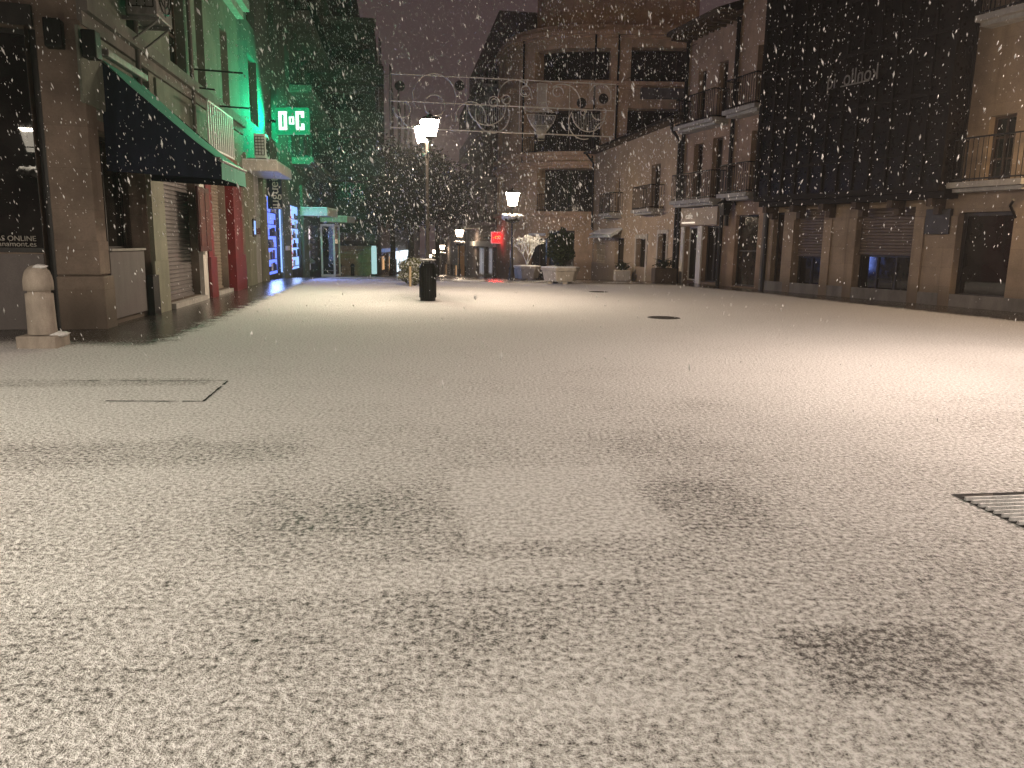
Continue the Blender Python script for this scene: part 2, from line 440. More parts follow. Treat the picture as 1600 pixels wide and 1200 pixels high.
# ------------------------------------------------------------------ ground
def ground():
    xs = sorted(set([-90, -60, -40, -30] + [x*1. for x in range(-24, 25)] + [30, 40, 60, 90]))
    ys = sorted(set([-30, -15, -8] + [y*1. for y in range(-4, 60)] + list(range(60, 140, 4)) + [140, 180, 260, 400]))
    mb = MB(); vs = [(x, y, terrain(x, min(y, 160))) for y in ys for x in xs]; n = len(xs)
    mb.add(vs, [(j*n+i, j*n+i+1, (j+1)*n+i+1, (j+1)*n+i) for j in range(len(ys)-1) for i in range(n-1)], True)
    return mb.mesh('plaza_ground')
PC = G(160, 513); LW = Wall(PC, SD)
A_LF = math.radians(17); LF = Wall(PC, Vector((-math.cos(A_LF), -math.sin(A_LF), 0)))
RA = at(1062, 32); RW1 = Wall(RA, hdir(578))
RW2 = Wall(RA, -hdir(409))
RBp = RW2.pt(RW2.u(1203, 300), 0); RW3 = Wall(RBp, Vector((.455, -1, 0)))
def ground_mat():
    m, nt, b = nm('snowy_paving')
    pos = N(nt, 'ShaderNodeNewGeometry').outputs['Position']
    sx = N(nt, 'ShaderNodeSeparateXYZ'); nt.links.new(pos, sx.inputs[0]); X, Y = sx.outputs[0], sx.outputs[1]
    def lin(v, off=0.): return mth(nt, 'ADD', mth(nt, 'ADD', mth(nt, 'MULTIPLY', X, v.x), mth(nt, 'MULTIPLY', Y, v.y)), off)
    a = lin(SD); c = lin(SA)
    big = noise(nt, pos, .55, 2, .6); mid = noise(nt, pos, 3.2, 3, .62); fine = noise(nt, pos, 34, 3, .7); grit = noise(nt, pos, 130, 1, .6)
    lump = noise(nt, pos, 13, 2, .6); edge = mth(nt, 'ADD', mth(nt, 'MULTIPLY', mth(nt, 'SUBTRACT', mid, .5), .5), mth(nt, 'MULTIPLY', mth(nt, 'SUBTRACT', lump, .5), .25))
    def box(x0, y0, x1, y1, amt, soft=.12, quad=None):
        P = [G(x0, y0), G(x1, y0), G(x1, y1), G(x0, y1)]
        aa = [p.dot(SD) for p in P]; cc = [p.dot(SA) for p in P]
        a0, a1 = min(aa[2], aa[3]), max(aa[0], aa[1]); c0, c1 = (cc[0]+cc[3])/2, (cc[1]+cc[2])/2
        s = []
        for v, l, h in ((a, a0, a1), (c, c0, c1)):
            vv = mth(nt, 'ADD', v, mth(nt, 'MULTIPLY', edge, soft*2))
            s.append(mth(nt, 'MULTIPLY', ramp(nt, vv, l-soft, l+soft), ramp(nt, vv, h-soft, h+soft, 1, 0)))
        return mth(nt, 'MULTIPLY', mth(nt, 'MULTIPLY', s[0], s[1]), amt)
    cov = mth(nt, 'ADD', .71, mth(nt, 'MULTIPLY', mth(nt, 'SUBTRACT', big, .5), .40))
    cov = mth(nt, 'ADD', cov, mth(nt, 'MULTIPLY', mth(nt, 'SUBTRACT', mid, .5), .30))
    # far from the walked middle the layer is thicker
    cov = mth(nt, 'ADD', cov, ramp(nt, a, 3.2, 9.5, 0, .24))
    for bb in ((715, 733, 1015, 838, .11, .04), (1240, 985, 1540, 1075, -.14, .05), (990, 752, 1190, 828, -.09, .14), (920, 680, 1110, 716, -.09, .35),
               (-200, 697, 470, 722, -.10, .18), (380, 765, 705, 836, -.07, .15), (620, 846, 1000, 1000, -.05, .15), (-100, 880, 340, 1010, .06, .2),
               (840, 575, 990, 592, -.09, .5), (1060, 625, 1150, 638, -.1, .3), (880, 606, 960, 616, -.1, .3), (-100, 594, 330, 602, -.16, .08),
               (300, 895, 1000, 905, .08, .03), (550, 1100, 1100, 1112, .08, .03)):
        cov = mth(nt, 'ADD', cov, mth(nt, 'MULTIPLY', box(*bb), mth(nt, 'MULTIPLY', big, 3.0)))
    slab = N(nt, 'ShaderNodeTexBrick'); cb = N(nt, 'ShaderNodeCombineXYZ'); nt.links.new(c, cb.inputs[0]); nt.links.new(a, cb.inputs[1])
    nt.links.new(cb.outputs[0], slab.inputs['Vector']); slab.inputs['Scale'].default_value = 1; slab.inputs['Brick Width'].default_value = 1.2
    slab.inputs['Row Height'].default_value = .6; slab.inputs['Mortar Size'].default_value = .007; slab.inputs['Mortar Smooth'].default_value = .5
    slab.inputs['Color1'].default_value = (1, 1, 1, 1); slab.inputs['Color2'].default_value = (.3, .3, .3, 1); slab.inputs['Mortar'].default_value = (0, 0, 0, 1)
    bw = N(nt, 'ShaderNodeRGBToBW'); nt.links.new(slab.outputs['Color'], bw.inputs[0])
    cov = mth(nt, 'ADD', cov, mth(nt, 'MULTIPLY', mth(nt, 'SUBTRACT', bw.outputs[0], .6), .05))
    cov = mth(nt, 'SUBTRACT', cov, mth(nt, 'MULTIPLY', slab.outputs['Fac'], .025))
    # swept / melted strips along the house fronts
    def strip(W, lo, hi, gate=None):
        d = lin(W.n, -W.p.dot(W.n)); d = mth(nt, 'ADD', d, mth(nt, 'MULTIPLY', edge, 1.1)); return ramp(nt, d, lo, hi, 1, 0)
    bare = strip(LW, 1.15, 1.7)
    front = mth(nt, 'MULTIPLY', strip(LF, .75, 1.15), ramp(nt, lin(SA, -PC.dot(SA)), .0, .7, 1, 0))
    bare = mth(nt, 'MAXIMUM', mth(nt, 'MULTIPLY', bare, ramp(nt, Y, 9.6, 11.2)), front)
    rt = mth(nt, 'MULTIPLY', strip(RW3, 1.0, 1.8), ramp(nt, Y, 3., 4.))
    rt = mth(nt, 'MAXIMUM', rt, mth(nt, 'MULTIPLY', strip(RW2, .9, 1.7), ramp(nt, X, 7.5, 8.5)))
    rt = mth(nt, 'MAXIMUM', rt, mth(nt, 'MULTIPLY', mth(nt, 'MULTIPLY', strip(RW1, .8, 1.5), ramp(nt, Y, 29., 31.)), ramp(nt, X, 3., 4.)))
    bare = mth(nt, 'MAXIMUM', bare, rt)
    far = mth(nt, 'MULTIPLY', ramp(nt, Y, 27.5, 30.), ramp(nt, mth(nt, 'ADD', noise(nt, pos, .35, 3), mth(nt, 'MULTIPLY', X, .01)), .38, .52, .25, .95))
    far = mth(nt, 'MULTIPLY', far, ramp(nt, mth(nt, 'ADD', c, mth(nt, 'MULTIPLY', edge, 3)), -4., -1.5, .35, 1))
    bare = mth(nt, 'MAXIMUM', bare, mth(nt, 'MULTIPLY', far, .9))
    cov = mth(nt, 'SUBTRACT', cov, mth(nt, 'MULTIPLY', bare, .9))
    val = mth(nt, 'ADD', cov, mth(nt, 'MULTIPLY', mth(nt, 'SUBTRACT', fine, .5), 2.0))
    val = mth(nt, 'ADD', val, mth(nt, 'MULTIPLY', mth(nt, 'SUBTRACT', grit, .5), .5)); val = mth(nt, 'ADD', val, mth(nt, 'MULTIPLY', mth(nt, 'SUBTRACT', lump, .5), .30))
    sn = ramp(nt, val, .26, .66)
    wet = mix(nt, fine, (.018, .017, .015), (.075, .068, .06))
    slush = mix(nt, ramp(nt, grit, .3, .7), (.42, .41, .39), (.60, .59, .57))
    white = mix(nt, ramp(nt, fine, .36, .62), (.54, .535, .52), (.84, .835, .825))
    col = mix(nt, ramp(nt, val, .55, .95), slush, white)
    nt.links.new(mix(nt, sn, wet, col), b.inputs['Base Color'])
    nt.links.new(mth(nt, 'MAXIMUM', ramp(nt, sn, .0, .6, .16, .85), ramp(nt, bare, .3, .8, .6, .14)), b.inputs['Roughness']); b.inputs['Specular IOR Level'].default_value = .35
    h = mth(nt, 'ADD', mth(nt, 'MULTIPLY', fine, 1.3), mth(nt, 'MULTIPLY', grit, .35))
    bn = bump(nt, b, h, .9, .03); nt.links.new(ramp(nt, sn, 0, .5, .12, .95), bn.inputs['Strength'])
ground_mat()
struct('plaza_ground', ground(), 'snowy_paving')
# ------------------------------------------------------------------ left: corner building
UE = LW.u(384, 350)                        # where the corner building ends
ZROOF = LW.z(390, 47)
def corner_building():
    t = thing('corner_building', 'stone corner building with thick pillar, shop front and red pilasters under the dark awning', 'building', PC)
    zp = LW.z(150, 432); zt = LW.z(112, 58)
    pw = LW.u(166, 400); zw = LW.z(192, 390)
    # openings on the street side
    zs = LW.z(280, 250)
    disp = (pw, LW.u(222, 330), zw, zs, .35); pan = (pw+.02, LW.u(224, 440), .1, zw-.02)
    s1 = (*LW.r(256, 278, 309, 470)[:2], .12, zs, .2); s2 = (*LW.r(330, 285, 354, 450)[:2], .1, zs, .2)
    dk = (LW.u(224, 380), LW.u(233, 380), .0, zs, .3)
    w1 = (*LW.r(262, 0, 287, 60)[:2], LW.z(275, 105), ZROOF-.7, .25); w2 = (*LW.r(306, 0, 318, 120)[:2], LW.z(312, 150), ZROOF-.9, .25); w3 = (*LW.r(345, 40, 356, 150)[:2], LW.z(350, 185), ZROOF-1., .25)
    w0 = (*LW.r(196, 0, 212, 40)[:2], LW.z(204, 62), ZROOF-.6, .25)
    o2 = (*LW.r(220, 104, 232, 138)[:2], LW.z(226, 141), LW.z(226, 103), .25)
    wall_part(LW, 0, UE, -.3, zs+.15, [disp, s1, s2, dk], 'corner_stone', t, 6., roof=False, near=False)
    wall_part(LW, 0.002, UE, zs+.15, ZROOF, [w0, w1, w2, w3, o2], 'upper_render', t, 6., name='upper_wall', near=False)
    mb = MB(); LW.box(mb, 0, UE+.1, ZROOF, ZROOF+.28, -.3, .38); LW.box(mb, 0, UE+.06, ZROOF-.22, ZROOF-.002, .0, .2); part('cornice', mb, 'concrete', t)
    zl = LW.z(232, 86)
    mb = MB(); LW.box(mb, .0, UE, zl-.12, zl+.10, .002, .16); LW.box(mb, .0, UE, zl-.32, zl-.123, .002, .07); part('ledge', mb, 'grimy_concrete', t)
    # raised panels and downpipes of the upper wall
    zb = LW.z(200, 118)
    for x0, x1 in ((118, 203), (236, 288), (296, 372)):
        a, b = LW.u(x0, 70), LW.u(x1, 120); mb = MB()
        LW.box(mb, a, b, zs+.32, zl-.36, .002, .05); part('wall_panel', mb, 'upper_render', t, bevel=.01)
    for x in (207, 292):
        u = LW.u(x, 90); mb = MB(); mb.tube([LW.pt(u, zs+.1, .09), LW.pt(u, ZROOF-.25, .09)], .05, 8); part('downpipe', mb, 'grimy_concrete', t)
    for w in (w0, w1, w2, w3): window(LW, w, t, .25, 2, 3, 'brown_frame')
    window(LW, o2, t, .25, 1, 1, 'dark_red')
    # display window, stall riser, jambs
    window(LW, disp, t, .35, 2, 1, 'dark_frame', 'shop_glass', .05, 'display_window')
    bx('stall_riser', LW, pan, .0, .05, 'grey_panel', t, 'grey panel below the display window', .008)
    bx('sill', LW, (pan[0], pan[1], zw-.018, zw+.02), .0, .09, 'concrete', t)
    bx('jamb', LW, dk, -.29, -.2, 'dark_frame', t, 'dark jamb')
    bx('jamb', LW, (LW.u(226, 450), LW.u(236, 450), 0, .75), .05, .16, 'black_iron', t, 'black iron guard at the foot of the jamb')
    bx('pilaster', LW, (LW.u(234, 380), LW.u(254, 380), -.1, zs), .002, .09, 'olive_stone', t)
    bx('pilaster_base', LW, (LW.u(233, 440), LW.u(255, 440), -.1, 1.0), .091, .13, 'olive_stone', t)
    shutter(LW, s1, t, 'shutter_grey', .2, label='grey roller shutter, pulled down'); shutter(LW, s2, t, 'shutter_beige', .2, label='beige roller shutter between red pilasters')
    bx('pilaster', LW, (LW.u(310, 390), LW.u(317, 390), -.1, zs), .002, .1, 'pale_frame', t)
    bx('pilaster', LW, (LW.u(319, 400), LW.u(328, 400), -.1, zs), .002, .12, 'red_paint', t, 'red pilaster'); bx('pilaster_base', LW, (LW.u(319, 430), LW.u(329, 430), -.1, 1.0), .121, .18, 'red_paint', t)
    bx('pilaster', LW, (LW.u(355, 380), LW.u(364, 380), -.1, zs), .002, .22, 'red_paint', t, 'red pilaster'); bx('pilaster', LW, (LW.u(366, 380), LW.u(374, 380), -.1, zs), .002, .12, 'red_paint', t, 'red pilaster'); bx('pilaster_base', LW, (LW.u(366, 430), LW.u(375, 430), -.1, 1.0), .121, .2, 'red_paint', t)
    bx('doorstep', LW, (s1[0], s1[1], -.05, .11), .0, .16, 'concrete', t); bx('doorstep', LW, (s2[0], s2[1], -.05, .09), .0, .12, 'concrete', t)
    # front: pillar, window, panel
    lw = LF.u(92, 450); fz = LF.z(60, 395); ft = LF.z(40, 40); L = 6.5
    fwn = (lw+.15, L-.3, fz, ft, .3)
    wall_part(LF, 0, L, -.3, ZROOF, [fwn, (lw, lw+.15, 0, ft, .3)], 'corner_stone', t, 0, name='front_wall')
    mb = MB(); P = [LF.pt(0, 0, .06)+LW.n*.06, LF.pt(lw-.02, 0, .06), LF.pt(lw-.02, 0, 0), LW.pt(pw, 0, 0), LW.pt(pw, 0, .06)]
    def col(z0, z1, g):
        m = MB(); q = [PC+LF.n*g+LW.n*g, LF.pt(lw+.0, 0, g), LF.pt(lw+.0, 0, -.0), LW.pt(pw, 0, 0), LW.pt(pw+.0, 0, g)]
        v = [(p.x, p.y, z) for z in (z0, z1) for p in q]; n = 5
        m.add(v, [tuple(range(n))[::-1], tuple(range(n, 2*n))]+[(i, (i+1) % n, n+(i+1) % n, n+i) for i in range(n)]); return m
    part('pillar', col(zp+.02, zt+.3, .03), 'corner_stone', t, bevel=.015); part('pillar_base', col(-.2, zp, .10), 'corner_stone', t, bevel=.02)
    part('pillar_base', col(zp+.022, zp+.55, .05), 'corner_stone', t, bevel=.015)
    window(LF, fwn, t, .3, 1, 1, 'dark_frame', 'shop_glass', .07, 'display_window')
    bx('jamb', LF, (lw, lw+.14, 0, ft), -.29, -.2, 'dark_frame', t, 'dark jamb beside the pillar')
    bx('stall_riser', LF, (lw+.16, L-.3, 0, fz-.02), .0, .04, 'grey_panel', t, 'brown grey panel below the front window', .008)
    bx('lintel', LF, (lw+.02, L-.3, ft, ft+.28), .002, .08, 'dark_frame', t)
    for i, (s, y, z) in enumerate((('COMPRAS ONLINE', 374.5, .10), ('www.anamont.es', 383, .11))):
        uc, zc = LF.uz(72, y-1, -.27); text_on(LF, s, uc+(.60 if i == 0 else .53), zc, -.265, .115, 'letter_faint', t, fit=.92 if i == 0 else .80)
    # brackets
    for x0, x1, y in ((302, 352, 108), (300, 322, 136), (333, 374, 165)):
        u, z = LW.uz(x0, y); mb = MB(); mb.tube([LW.pt(u, z, 0), LW.pt(u+.1, z-.02, (x1-x0)*.022)], .022, 6); part('wall_bracket', mb, 'black_iron', t)
    return t
corner_building()
for px, py, lab in ((87, 55, 'small black floodlight box high on the pillar, nearer the shop window'), (132, 70, 'small black floodlight box at the top of the pillar beside the awning')):
    W = LF if px < 100 else LW
    u, z = W.uz(px, py, .1); t = thing('floodlight', lab, 'floodlight', W.pt(u, z, .1), 'black boxes on the pillar')
    m = MB(); W.box(m, u-.12, u+.12, z-.2, z+.2, .09, .3); part('housing', m, 'black_iron', t, bevel=.02); m = MB(); W.box(m, u-.03, u+.03, z-.05, z+.05, .0, .089); part('bracket', m, 'black_iron', t)
def awning():
    u0 = LW.u(170, 300); zt = LW.z(148, 84)+.0; U1 = u0+2.0
    # near side: wall top, front lip
    P = LW.pt(u0, 0); lip = None
    best = None
    for k in range(20, 400):
        o = k*.01; q = LW.pt(u0, 0, o); v = q-CAM
        for zz in (2.3,):
            w = Vector((q.x, q.y, 2.75))-CAM; x = 800+F_PX*w.dot(CR)/w.dot(FW)
            if best is None or abs(x-346) < best[0]: best = (abs(x-346), o)
    o1 = best[1]; zl = zat(LW.pt(u0, 0, o1), 251)
    t = thing('awning', 'large awning with a dark navy side and a thin top tinted green for the sign light beside the stone pillar', 'awning', LW.pt(u0, zl, 0))
    m = MB()
    K = 10
    for k in range(K):
        a, b = k/K, (k+1)/K; sg = lambda q: -.07*math.sin(math.pi*q)
        za, zb_ = zt+(zl-zt)*a+sg(a), zt+(zl-zt)*b+sg(b)
        m.quad(LW.pt(u0, za, o1*a), LW.pt(U1, za, o1*a), LW.pt(U1, zb_, o1*b), LW.pt(u0, zb_, o1*b))
    part('canvas', m, 'green_lit_canvas', t)  # the sign's green light is put into the canvas colour, valance too
    m = MB(); m.quad(LW.pt(u0+.004, zt-.05, .0), LW.pt(u0+.004, zl-.03, o1-.02), LW.pt(u0+.004, zl-.30, o1-.02), LW.pt(u0+.004, zl-.22, .0))
    for k in range(K):
        a, b = k/K, (k+1)/K; za, zb_ = zt+(zl-zt)*a-.07*math.sin(math.pi*a)-.02, zt+(zl-zt)*b-.07*math.sin(math.pi*b)-.02
        m.quad(LW.pt(u0+.006, za, o1*a), LW.pt(U1-.006, za, o1*a), LW.pt(U1-.006, zb_, o1*b), LW.pt(u0+.006, zb_, o1*b))
    m.quad(LW.pt(U1-.004, zt-.05, .0), LW.pt(U1-.004, zl-.03, o1-.02), LW.pt(U1-.004, zl-.3, o1-.02), LW.pt(U1-.004, zl-.22, .0))
    part('side_panel', m, 'navy_canvas', t, 'dark navy side and lining')
    m = MB(); n = 16
    for k in range(n):
        a, b = u0+(U1-u0)*k/n, u0+(U1-u0)*(k+1)/n
        f = lambda u: o1+.012*math.sin(u*5)
        m.quad(LW.pt(a, zl, o1), LW.pt(b, zl, o1), LW.pt(b, zl-.3, f(b)), LW.pt(a, zl-.3, f(a)))
    part('valance', m, 'green_lit_canvas', t)
    m = MB(); m.tube([LW.pt(u0-.02, zl, o1), LW.pt(U1+.02, zl, o1)], .03, 8)
    for u in (u0+.05, U1-.05): m.tube([LW.pt(u, zl+.3, .02), LW.pt(u, zl+.04, o1-.03)], .025, 6)
    part('frame', m, 'grey_metal', t)
    m = MB(); LW.box(m, u0, U1, zt, zt+.12, .002, .16); part('cassette', m, 'grey_metal', t, bevel=.02)
awning()
def board():
    R = LW.r(311, 293, 331, 393, .3); t = thing('menu_board', 'tall dark red board hanging on the red shop front', 'board', LW.pt(R[0], R[2], .3))
    R = (LW.u(311, 343, .25), LW.u(311, 343, .25)+1.05, R[2], R[3])
    bx('panel', LW, R, .2, .26, 'dark_red', t, bevel=.01)
    for k in range(2):
        w = (R[1]-R[0])/2; bx('poster', LW, (R[0]+w*k+.06, R[0]+w*k+w-.06, R[2]+.12, R[3]-.12), .262, .27, 'poster_red', t)
board()
def ac_unit(W, u, z, o, w, h, d, label, mat='white_plastic'):
    t = thing('air_conditioner', label, 'air conditioner', W.pt(u, z, o), 'air conditioners on the left facades')
    m = MB(); W.box(m, u-w/2, u+w/2, z, z+h, o, o+d); part('casing', m, mat, t, bevel=.02)
    m = MB(); c = W.pt(u, z+h/2, o+d+.004)
    for r in (.85, .6, .35, .12):
        m.tube([W.pt(u+math.cos(TAU*k/20)*h*.45*r, z+h/2+math.sin(TAU*k/20)*h*.45*r, o+d+.012) for k in range(20)], .012, 4, True)
    for k in range(4): a = math.pi*k/4; m.tube([W.pt(u+math.cos(a)*h*.42, z+h/2+math.sin(a)*h*.42, o+d+.014), W.pt(u-math.cos(a)*h*.42, z+h/2-math.sin(a)*h*.42, o+d+.014)], .008, 4)
    part('fan_grille', m, 'black_iron', t)
    for sgn in (-1, 1):
        m = MB(); uu = u+sgn*(w/2+.012)
        for k in range(7): zz = z+h*(.12+.76*k/6); m.tube([W.pt(uu, zz, o+d*.1), W.pt(uu, zz, o+d*.9)], .01, 4)
        for k in range(4): oo = o+d*(.1+.8*k/3); m.tube([W.pt(uu, z+h*.12, oo), W.pt(uu, z+h*.88, oo)], .01, 4)
        part('side_grille', m, 'black_iron', t)
    for q in (u-w*.35, u+w*.35):
        m = MB(); W.box(m, q-.03, q+.03, z-.06, z-.002, .0, o+d); m.tube([W.pt(q, z-.5, .02), W.pt(q, z-.06, o+d-.05)], .022, 5)
        part('bracket', m, 'grey_metal', t)
    return t
u, z = LW.uz(228, 50, .5); ac_unit(LW, u+.75, z+.35, .12, .95, 1.1, .5, 'large air conditioner on brackets above the dark awning', 'grey_metal')
# ------------------------------------------------------------------ left: toy shop building and what follows
U1E = LW.u(500, 330)
def toy_building():
    t = thing('shop_building', 'tall dark building with balconies and blue lit shop windows, washed in green light', 'building', LW.pt(UE, 0))
    zt = LW.z(425, 262); H = 27
    j = (*LW.r(419, 310, 437, 430)[:2], .12, LW.z(428, 308), .16); s = (*LW.r(452, 320, 470, 428)[:2], .1, LW.z(461, 322), .14)
    d3 = (*LW.r(482, 350, 497, 425)[:2], -.3, LW.z(490, 352), .5)
    ops = [j, s, d3]
    fl = []
    for k in range(6):
        z0 = zt+1.0+k*3.1
        for q in range(5):
            u = UE+1.6+q*(U1E-UE-2.2)/5; o = (u, u+1.5, z0+.1, z0+2.2, .25); ops.append(o); fl.append(o)
    wall_part(LW, UE, U1E, -1.2, H, ops, 'green_render', t, 8.)
    for o in fl: window(LW, o, t, .25, 2, 1, 'brown_frame')
    for k in range(6):
        z0 = zt+1.0+k*3.1
        for a, b in ((UE+11.5, U1E-.8),):
            balcony(LW, a, b, z0, .9, t, 1.0, .2, 'grimy_concrete', gap=.16, r=.014)
    mb = MB(); ca = LW.u(376, 258); cu = ca+3.2; zc0, zc1 = zat(LW.pt(ca, 0, .6), 267), zat(LW.pt(ca, 0, .6), 250); LW.box(mb, ca, cu, zc0, zc1, .002, 1.08); part('canopy', mb, 'pale_frame', t, 'flat canopy with pale edge, lit green', .02)
    mb = MB(); LW.box(mb, ca+.05, cu-.05, zc1+.002, zc1+.035, .05, 1.03); part('snow_layer', mb, 'snow', t)
    # ground-floor piers
    for x0, x1, m_, o in ((384, 394, 'olive_stone', .12), (396, 405, 'concrete', .05), (408, 413, 'olive_stone', .14), (438, 451, 'green_stone', .12), (471, 479, 'green_stone', .12)):
        bx('pilaster', LW, (LW.u(x0, 380), LW.u(x1, 380), -.5, zt-.06), .002, o, m_, t)
    # blue toy-shop window, two lit backs and the goods
    for R, em, sh in ((j, 'shop_blue', 'poster_a'), (s, 'shop_blue_pale', 'dark_red')):
        w = bx('shop_window', LW, (R[0]+.002, R[1]-.002, R[2]+.002, R[3]-.002), -.155 if R is j else -.135, -.14 if R is j else -.12, em, t, 'lit shop window')
        rnd = random.Random(int(R[0]*10)); m = MB(); m2 = MB()
        for k in range(6):
            z = R[2]+.15+(R[3]-R[2]-.3)*k/6; LW.box(m, R[0]+.1, R[1]-.1, z-.02, z, -.118, -.05)
            u = R[0]+.15
            while u < R[1]-.4:
                ww = rnd.uniform(.15, .38); hh = rnd.uniform(.12, .34)
                if rnd.random() < .6: q = MB(); LW.box(q, u, u+ww, z+.002, z+hh, -.117, -.07); part('toy_box', q, rnd.choice(('white_plastic', 'navy_board', 'red_paint', 'grey_metal', 'navy_board')), w)
                u += ww+rnd.uniform(.05, .25)
        part('shelf', m, 'navy_board', w)
    for R, E, cc in ((j, 260, (.22, .34, 1)), (s, 90, (.4, .55, 1))):
        L = bpy.data.lights.new('shop_light', 'AREA'); L.energy = E; L.color = cc; L.shape = 'RECTANGLE'; L.size = R[1]-R[0]-.2; L.size_y = R[3]-R[2]-.4
        lo = bpy.data.objects.new('shop_light', L); COL.objects.link(lo); lo.location = LW.pt((R[0]+R[1])/2, (R[2]+R[3])/2, .02); lo.rotation_euler = (-LW.n).to_track_quat('Z', 'Y').to_euler()
    bx('light_strip', LW, (j[1]-.001, j[1]+.42, .15, j[3]-.1), .003, .05, 'shop_blue_pale', t)
    m = MB(); m2 = MB(); ua = s[0]+.15
    for k in range(26):
        z = s[2]+.15+(s[3]-s[2]-.3)*k/25
        (m if k % 3 else m2).blob(LW.pt(ua+.05*math.sin(k), z, .05), .055, .055, .055, 0, 8, 5)
    q = MB(); q.tube([LW.pt(ua+.05*math.sin(k), s[2]+.15+(s[3]-s[2]-.3)*k/25, .03) for k in range(26)], .012, 4); ls = part('light_string', q, 'black_iron', t)
    part('bulb', m, 'string_white', ls)['kind'] = 'stuff'; part('bulb', m2, 'string_red', ls)['kind'] = 'stuff'
    # dim lit third shop
    w = bx('shop_window', LW, (d3[0]+.002, d3[1]-.002, d3[2]+.002, d3[3]-.002), -.49, -.46, 'shop_dim', t, 'dimly lit shop window')
    m = MB(); rnd = random.Random(5)
    for k in range(26): m = MB(); m.blob(LW.pt(rnd.uniform(d3[0]+.2, d3[1]-.2), rnd.uniform(d3[2]+.3, d3[2]+1.9), -.2), .09, .09, .1, .2, 8, 5, seed=k); part('goods', m, 'poster_a', w)
    for zz in (d3[3]-.35, d3[2]+1.9): m = MB(); m.blob(LW.pt(d3[0]+.6, zz, -.1), .16, .16, .16, 0, 10, 6); part('spotlight', m, 'string_white', w)
    # intercom screen and posters
    R = LW.r(388, 342, 392, 370); bx('intercom', LW, R, .121, .16, 'dark_frame', t); bx('screen', LW, (R[0]+.1, R[1]-.1, R[2]+.08, R[3]-.06), .161, .17, 'shop_blue_pale', t)
    for y0, y1 in ((318, 335), (340, 352), (356, 366)): bx('poster', LW, LW.r(397, y0, 404, y1), .052, .06, 'poster_a' if y0 < 350 else 'poster_red', t)
    bx('letter_box', LW, LW.r(441, 384, 446, 391), .121, .2, 'white_plastic', t)
    return t
toy_building()
def toy_sign():
    o = .75; u = LW.u(415, 290); za, zb = LW.z(424, 308, .4), LW.z(424, 270, .4)
    t = thing('shop_sign', 'upright navy sign with white letters, hanging under the green-lit canopy', 'sign', LW.pt(u, za, .1))
    W = Wall(LW.pt(u, 0, .05), SA, LW.pt(u, 0, .5)-SD*5)
    m = MB(); W.box(m, 0, .5, za-.35, zb+.1, -.12, 0); part('panel', m, 'navy_board', t, bevel=.01)
    text_on(W, 'juguetes', .25, (za+zb)/2+.0, .008, .46, 'letter_pale', t, vertical=True)
toy_sign()
ca = LW.u(376, 258); z = zat(LW.pt(ca, 0, .6), 250)+.10; ac_unit(LW, ca+.75, z, .35, .75, .72, .34, 'air conditioner standing on the green lit canopy')
def small_balcony():
    u0, u1 = LW.u(322, 215, .6), LW.u(360, 215, .6); z0 = LW.z(340, 240, .6)
    t = thing('balcony', 'small balcony with white upright bars above the far end of the awning', 'balcony', LW.pt(u0, z0))
    m = MB(); LW.box(m, u0-.05, u1+.05, z0-.22, z0-.02, .002, .72); part('slab', m, 'red_tile', t)
    mb = MB(); o = .66
    for zz in (z0+.03, z0+1.0): LW.box(mb, u0, u1, zz-.02, zz+.02, o-.02, o+.02)
    n = 12
    for k in range(n+1): u = u0+(u1-u0)*k/n; LW.box(mb, u-.03, u+.03, z0+.051, z0+.979, o-.014, o+.014)
    part('railing', mb, 'white_plastic', t)
small_balcony()
# shop canopies and glass vitrine further along
def canopy(px0, px1, y0, y1, d, lab):
    p, q = at(px0, d), at(px1, d); z0, z1 = zat(p, y1), zat(p, y0)
    t = thing('shop_canopy', lab, 'canopy', p, 'canopies along the left shops')
    m = MB(); m.box(p.x-.4, q.x, d, d+2.2, z0, z1); part('canopy_slab', m, 'pale_frame', t, bevel=.03)
    m = MB(); m.box(p.x-.4, q.x-.03, d+.02, d+2.18, z1+.001, z1+.05); part('snow_layer', m, 'snow', t)
    m = MB(); m.tube([(p.x, d+1, z1+.9), (q.x-.2, d+1, z1+.03)], .02, 5); part('tie_rod', m, 'black_iron', t)
canopy(482, 513, 325, 337, 38, 'pale flat shop canopy next to the toy shop, tinted green')
canopy(512, 543, 338, 347, 43, 'grey flat shop canopy above the glass display cabinet')
def vitrine():
    d = 40.5; p, q = at(501, d), at(523, d); zb = terrain(p.x, d); zt = zat(p, 350)
    t = thing('display_cabinet', 'glass display cabinet with a white frame standing by the left shops', 'cabinet', (p.x, d, zb))
    m = MB(); x0, x1 = p.x, q.x; y0, y1 = d, d+1.2
    for x in (x0, x1-.09):
        for y in (y0, y1-.09): m.box(x, x+.09, y, y+.09, zb, zt)
    for z in (zb, zt-.12): m.box(x0+.09, x1-.09, y0, y0+.09, z, z+.12); m.box(x0+.09, x1-.09, y1-.09, y1, z, z+.12)
    part('frame', m, 'white_plastic', t)
    m = MB(); m.box(x0+.04, x1-.04, y0+.04, y1-.04, zb+.121, zt-.121); part('glass', m, 'shop_glass', t)
    m = MB(); m.box(x0+.05, x1-.05, y0+.0, y0+.03, zb+.3, zb+.34); part('shelf', m, 'grey_metal', t)
vitrine()
